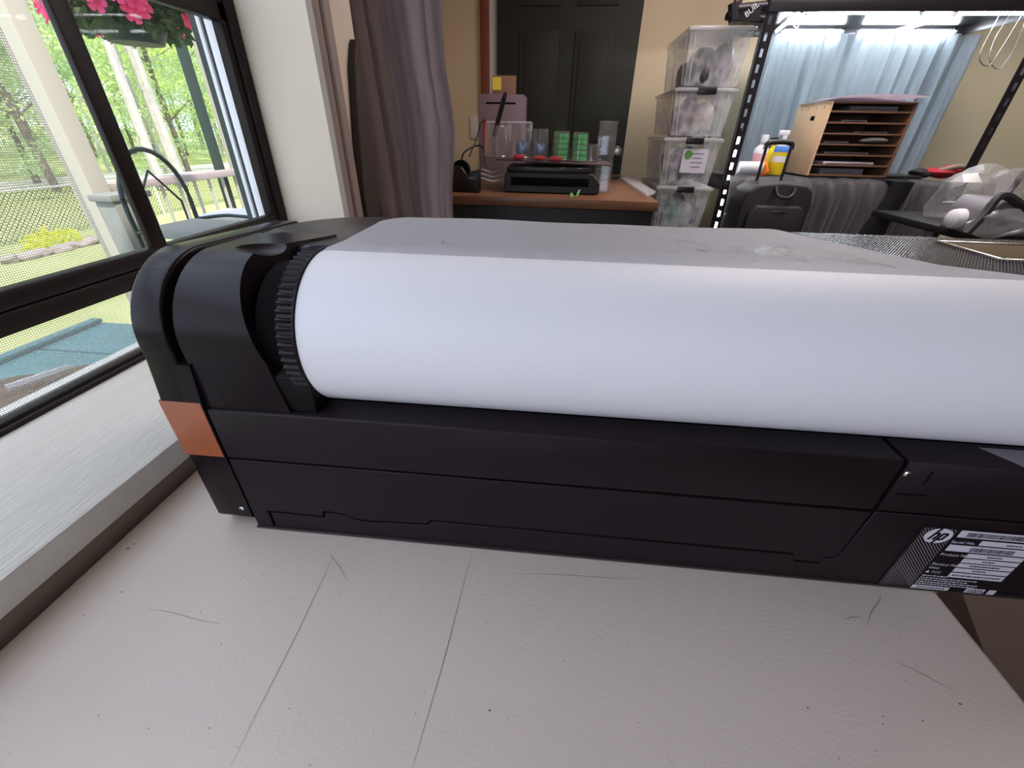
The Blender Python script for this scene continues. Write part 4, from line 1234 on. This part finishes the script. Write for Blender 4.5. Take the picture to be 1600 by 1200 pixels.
# black strapped case
t = thing('strapped_case', 'grey bag with thick black straps at the right edge of the picture', 'bag', (0, 0, 0))
A_, B_, C_ = at(1508, 368, y=1.74), at(1566, 306, y=1.78), at(1640, 345, y=1.80)
m = MB(); m.tube(sm_curve([A_+Vector((0, 0, .004)), A_.lerp(B_, .5), B_, B_.lerp(C_, .5), C_], 6), .014, 6); m.build('strap', M['bag_black'], t)
m = MB()
pl = [at(1520, 370, y=1.80), at(1545, 330, y=1.80), at(1568, 312, y=1.80), at(1650, 318, y=1.80), at(1650, 385, y=1.80)]
m.prism([(p.x, max(p.z, stz+.003)) for p in pl], 1.80, 1.98, 'y', .008); m.build('bag_body', mat('dark_grey_bag', (.16, .15, .17), .5, noise=.2), t, smooth=30)
m = MB(); m.blob((at(1560, 358, y=1.76).x, 1.765, stz+.050), .09, .03, .045, .25, 3, 44); m.build('clear_pocket', M['bag'], t, smooth=20)
# tripod legs crossing the right edge behind
m = MB(); m.cyl(at(1606, 262, y=2.35), (at(1545, 345, y=2.35).x, 2.35, stz+.004), .012, 10)
tag(m.build('slanting_pole', M['rack']), 'thin black pole slanting behind the clear bags at the right edge', 'pole')

# ================================================================== OUTSIDE
GZ = -1.30
def gfn2(u, v):
    x = -1.0-120*u**1.6; y = -30+130*v
    z = GZ+.25*sin(x*.11)*sin(y*.09)*(min(1, max(0, (-x-14)/10)))+max(0, -x-25)*.02
    return Vector((x, y, z))
gm_ = MB(); gm_.grid(gfn2, 60, 60); g_ = gm_.build('lawn', M['grass'], smooth=60)
struct(g_)
struct(MB().box(-25.5, -23.0, -20, 60, GZ-.3, GZ+.02).build('gravel_path', mat('pale_gravel', (.60, .57, .52), .9, noise=.2), smooth=0))
struct(MB().box(-2.75, -1.06, -3, 6.5, -.14, -.02).build('porch_floor', M['porch_paint'], smooth=0))
struct(MB().box(-2.53, -2.37, -3, 7.5, 2.35, 2.5).build('porch_beam', M['porch_paint'], smooth=0))
struct(MB().box(-2.6, -1.0, 1.86, 1.98, 2.352, 2.45).build('porch_rafter', M['porch_paint'], smooth=0))
# house outer siding north of the window
# porch posts
def post(x, y, w, m_, lab, nm='porch_post'):
    t = thing(nm, lab, 'post', (x, y, -.02))
    MB().box(-w/2, w/2, -w/2, w/2, 0, 2.37, .004).build('shaft', m_, t)
    MB().box(-w/2-.012, w/2+.012, -w/2-.012, w/2+.012, 0, .12, .004).build('plinth', m_, t)
post(-2.45, 2.14, .10, M['porch_paint'], 'square white porch post behind the left, screened part of the window')
post(-2.45, 3.37, .14, M['porch_paint'], 'square white porch post seen through the right end of the window')
post(-2.52, 3.19, .05, M['downspout'], 'slim dark green pipe next to the right porch post', 'downspout')
RL = thing('porch_railing', 'weathered porch railing with balusters between the two porch posts', 'railing', (-2.45, 2.2, 0))
MB().box(-.045, .045, 0, 1.10, .785, .825, .004).build('top_rail', M['rail_paint'], RL)
MB().box(-.02, .02, 0, 1.10, .06, .10, .003).build('bottom_rail', M['rail_paint'], RL)
for k in range(8): MB().box(-.007, .007, .09+k*.133, .104+k*.133, .10, .786).build('baluster', M['porch_paint'], RL, smooth=0)
# hanging flower basket
HB = thing('hanging_basket', 'hanging basket of pink flowers and dark leaves outside the window', 'hanging basket', (-1.70, 1.92, 1.47))
MB().lathe([(0, -.10), (.09, -.10), (.15, .02), (.155, .03), (.14, .03), (0, .02)], None, 28).build('pot', M['downspout'], HB)
m = MB(); rr4 = random.Random(2)
def leaf(mb, c, s_, rnd_):
    n_ = Vector((rnd_.uniform(-1, 1), rnd_.uniform(-1, 1), rnd_.uniform(-1, 1))).normalized(); a = n_.orthogonal().normalized(); b_ = n_.cross(a)
    th = rnd_.uniform(0, 6.28); a, b_ = a*cos(th)+b_*sin(th), b_*cos(th)-a*sin(th)
    c = Vector(c)
    vs = [mb.bm.verts.new(c+a*s_), mb.bm.verts.new(c+b_*s_*.5), mb.bm.verts.new(c-a*s_), mb.bm.verts.new(c-b_*s_*.5)]
    mb.bm.faces.new(vs)
for _ in range(1700):
    a = rr4.uniform(0, 6.28); e = rr4.uniform(-.75, 1.2); r = rr4.uniform(.6, 1.0)
    leaf(m, (.235*r*cos(e)*cos(a), .235*r*cos(e)*sin(a), .02+.16*r*sin(e)), rr4.uniform(.014, .026), rr4)
m.build('foliage', M['basket_leaf'], HB, smooth=0)
bl0 = None
for k in range(90):
    a = rr4.uniform(0, 6.28); e = rr4.uniform(-.45, .55); r = 1.04
    c = Vector((.25*r*cos(e)*cos(a), .25*r*cos(e)*sin(a), .03+.17*r*sin(e)))
    if bl0 is None:
        m = MB()
        for j in range(5):
            t0 = 2*pi*j/5
            vs = [m.bm.verts.new((0, 0, -.008))]+[m.bm.verts.new((.026*f*cos(t0+d), .026*f*sin(t0+d), .004*f+.003*(i % 2))) for i, (f, d) in enumerate(((.6, -.6), (1, -.4), (1.05, 0), (1, .4), (.6, .6)))]
            m.bm.faces.new(vs)
        o = m.build('blossom', M['pink'], HB, smooth=0); bl0 = o
    else:
        o = bl0.copy(); link(o); o.parent = HB
    o.location = c; o.rotation_euler = (c-Vector((0, 0, -.05))).to_track_quat('Z', 'Y').to_euler(); o.scale = (rr4.uniform(.75, 1.25),)*3
m = MB()
for k in range(3): m.tube([(.15*cos(k*2.1), .15*sin(k*2.1), .02), (0, 0, .75)], .002, 5)
m.tube([(0, 0, .75), (0, 0, .93)], .003, 5); m.build('hanger', M['black_iron'], HB)
# iron chair with arched back
CH = thing('patio_chair', 'black iron patio chair with an arched back on the porch', 'chair', (-1.98, 1.84, -.02), 0)
for k in (0, 1):
    pass
arch = [(0, .19-.19*cos(radians(a)), .78+.24*sin(radians(a))) for a in range(0, 181, 12)]
MB().tube([(0, 0, .0)]+arch+[(0, .38, 0)], .011, 8).build('back_frame', M['black_iron'], CH)
MB().tube([(0, .06, .45), (0, .06, .78), (0, .19, .93), (0, .32, .78), (0, .32, .45)], .006, 6).build('back_bar', M['black_iron'], CH)
MB().box(0, .42, -.01, .39, .42, .45, .006).build('seat', M['black_iron'], CH)
for y in (.01, .37): MB().cyl((.40, y, 0), (.40, y, .42), .011, 8).build('leg', M['black_iron'], CH)
MB().tube(sm_curve([(0, .0, .68), (.2, -.02, .70), (.40, .0, .66), (.42, .0, .43)]), .009, 8).build('arm', M['black_iron'], CH)
MB().tube(sm_curve([(0, .38, .68), (.2, .40, .70), (.40, .38, .66), (.42, .38, .43)]), .009, 8).build('arm', M['black_iron'], CH)
# grey planter box
t = thing('pedestal', 'grey weathered pedestal standing before the left porch post, beside the iron chair', 'pedestal', (-2.17, 2.02, -.02), .0)
MB().box(-.05, .05, -.10, .10, 0, .80, .006).build('shaft', M['planter'], t)
MB().box(-.06, .06, -.115, .115, .80, .83, .005).build('rim', M['planter'], t)
t = thing('patio_table', 'tall small grey-topped table on the porch before the iron chair', 'table', (-1.36, 1.52, -.02), -.1)
MB().box(-.12, .12, -.12, .10, .765, .80, .008).build('tabletop', M['planter'], t)
for x in (-.11, .11):
    for y in (-.10, .08): MB().box(x-.012, x+.008, y-.012, y+.012, 0, .765).build('leg', M['planter'], t)
t = thing('white_side_table', 'white slatted plastic side table by the porch railing', 'table', (-2.0, 2.56, -.02), .1)
m = MB()
for k in range(5): m.box(-.16, .16, -.16+.066*k, -.11+.066*k, .64, .66, .003)
m.build('tabletop', M['white_vinyl'], t)
for x in (-.13, .13):
    for y in (-.13, .13): MB().box(x-.012, x+.012, y-.012, y+.012, 0, .64).build('leg', M['white_vinyl'], t)
# teal painted table
TT = thing('teal_table', 'teal painted plank table just outside the window', 'table', (-1.30, .60, -.02))
m = MB()
ww = .82/6
for k in range(6):
    m.box(-.44, .44, -.70+.2345*k, -.70+.2345*k+.226, .445, .470, .004)
m.build('tabletop', M['teal'], TT)
for x in (-.38, .38):
    for y in (-.62, .62): MB().box(x-.03, x+.03, y-.03, y+.03, 0, .444).build('leg', M['teal'], TT)
m = MB(); m.box(-.445, -.405, -.70, .70, .471, .485, .004); m.build('edge_board', M['teal'], TT)
LG = thing('bark_log', 'rough brown piece of bark-covered wood on the teal table', 'log', (-1.24, .70, .468))
m = MB(); m.blob((0, 0, .055), .13, .20, .052, .35, 4, 21); m.build('bark', M['rock'], LG, smooth=30)
m = MB(); m.tube(sm_curve([(.0, -.02, .105), (.03, .05, .106), (.02, .10, .095)]), .009, 6); m.build('pale_root', M['white_plastic'], LG)
# flower bed of stones with yellow plants
for i in range(7):
    yy = 7.15+i*.30
    m = MB(); m.blob((-10.75+.08*(i % 2), yy, GZ+.07), .12, .20, .09, .2, 3, 60+i)
    o = m.build('border_stone', M['stone'], smooth=40)
    tag(o, ('leftmost grey-brown stone edging the flower bed', 'second grey-brown edging stone from the left of the flower bed', 'third grey-brown edging stone from the left of the flower bed', 'middle stone of the seven edging the flower bed', 'third edging stone from the right of the flower bed', 'second edging stone from the right of the flower bed', 'rightmost grey-brown stone edging the flower bed')[i], 'stone', 'stones round the flower bed')
t = thing('yellow_flowers', 'yellow-green flowering plant behind the stone edging on the lawn', 'plant', (-11.1, 8.3, GZ))
m = MB()
for _ in range(420):
    a, r = rr4.uniform(0, 6.28), rr4.uniform(0, 1)**.5
    leaf(m, (.3*r*cos(a), .62*r*sin(a), rr4.uniform(.05, .50)*(1-.5*r)), .06, rr4)
m.build('foliage', M['daff'], t, smooth=0)
# chain link fence
FN = thing('chain_link_fence', 'galvanised chain-link fence across the lawn before the trees', 'fence', (-12.2, 0, GZ))
m = MB()
y = 2.0
pitch = .11
H = 1.05
k = 0
yy = 1.0
while yy < 21:
    for sgn in (1, -1):
        a = Vector((0, yy, .03)); b_ = Vector((0, yy+sgn*H, H))
        d = (b_-a).normalized(); n_ = Vector((0, -d.z, d.y))*.006
        vs = [m.bm.verts.new(p_) for p_ in (a+n_, b_+n_, b_-n_, a-n_)]; m.bm.faces.new(vs)
    yy += pitch
bmesh.ops.solidify(m.bm, geom=m.bm.faces[:], thickness=.006)
m.build('wire_mesh', M['wire'], FN, smooth=0)
MB().cyl((0, .5, H+.02), (0, 22, H+.02), .022, 8).build('top_rail', M['wire'], FN)
for k in range(10): MB().cyl((0, 1+k*2.3, 0), (0, 1+k*2.3, H+.05), .03, 8).build('fence_post', M['wire'], FN)
# trees
def crown(seed, n_, rad, h0, h1, ls):
    r = random.Random(seed); m = MB()
    cl = [(Vector((r.uniform(-1, 1)*rad, r.uniform(-1, 1)*rad, r.uniform(h0, h1))), r.uniform(.5, 1.3)) for _ in range(34)]
    for _ in range(n_):
        c, s_ = r.choice(cl)
        p = c+Vector((r.gauss(0, 1), r.gauss(0, 1), r.gauss(0, .45)))*s_*.55
        leaf(m, p, ls*r.uniform(.6, 1.3), r)
    return m
def trunk(seed, h, r0, br=True):
    r = random.Random(seed); m = MB()
    lean = Vector((r.uniform(-.03, .03), r.uniform(-.03, .03), 1))
    pts = [Vector((lean.x*z+.08*sin(z*.5+seed), lean.y*z+.08*sin(z*.4+seed*2), z)) for z in [h*i/10 for i in range(11)]]
    m.tube(pts, [r0*(1-.06*i) for i in range(11)], 8)
    if br:
        for k in range(9):
            p = pts[2+k % 8]; a = r.uniform(0, 6.28); L = r.uniform(1.0, 2.6)
            m.tube([p, p+Vector((cos(a)*L*.6, sin(a)*L*.6, L*.35)), p+Vector((cos(a)*L, sin(a)*L, L*.5))], [r0*.3, r0*.2, r0*.08], 5)
    return m
kinds = []
for nm, lab, cat, leafm, tm_, args, r0 in (
    ('broadleaf_tree', 'bright spring-green broadleaf tree at the wood edge beyond the fence', 'tree', 'leaf1', 'trunk_d', (1, 7000, 2.6, 0.8, 9.5, .085), .13),
    ('broadleaf_tree', 'mid-green tree among the woods beyond the fence', 'tree', 'leaf2', 'trunk_d', (2, 7000, 2.6, 0.5, 10, .085), .15),
    ('broadleaf_tree', 'yellow-green leafy tree in the woods beyond the fence', 'tree', 'leaf3', 'trunk_d', (3, 6500, 2.4, 1.5, 9.0, .085), .11),
    ('bare_tree', 'slim pale-barked tree with few leaves in the woods', 'tree', 'leaf1', 'trunk', (4, 1500, 2.4, 2.5, 10, .085), .10)):
    t = thing(nm, lab, cat, (0, 0, 0), 0, 'trees of the wood beyond the fence')
    crown(*args).build('crown', M[leafm], t, smooth=0)
    trunk(args[0]+3, 13, r0).build('trunk', M[tm_], t)
    kinds.append([t, 0])
rt_ = random.Random(17)
for row in range(7):
    X = -21-row*4.2
    nn = 9
    for k in range(nn):
        f_ = .38+(1.72-.38)*(k+rt_.uniform(.1, .9))/nn
        ki = kinds[rt_.choice((0, 1, 2, 3, 3, 3)) if row < 3 else rt_.choice((0, 1, 2, 1))]
        o = ki[0] if ki[1] == 0 else copy_tree(ki[0]); ki[1] += 1
        x_ = X+rt_.uniform(-1.5, 1.5)
        o.location = (x_, -x_*f_, GZ+max(0, -x_-25)*.02-.05)
        o.rotation_euler = (0, 0, rt_.uniform(0, 6.28)); o.scale = (1, 1, 1+row*.08)
# the two big pines
for i, (f_, X, r0, lab) in enumerate(((1.05, -17.5, .21, 'tall pale pine trunk, left of the pair behind the hanging basket'), (1.112, -18.0, .26, 'tall pale pine trunk, thicker right one of the pair behind the hanging basket'))):
    t = thing('pine_tree', lab, 'tree', (X, -X*f_, GZ-.05))
    trunk(40+i, 17, r0, False).build('trunk', M['trunk'], t)
    crown(50+i, 900, 1.8, 9, 15, .14).build('crown', M['leaf2'], t, smooth=0)
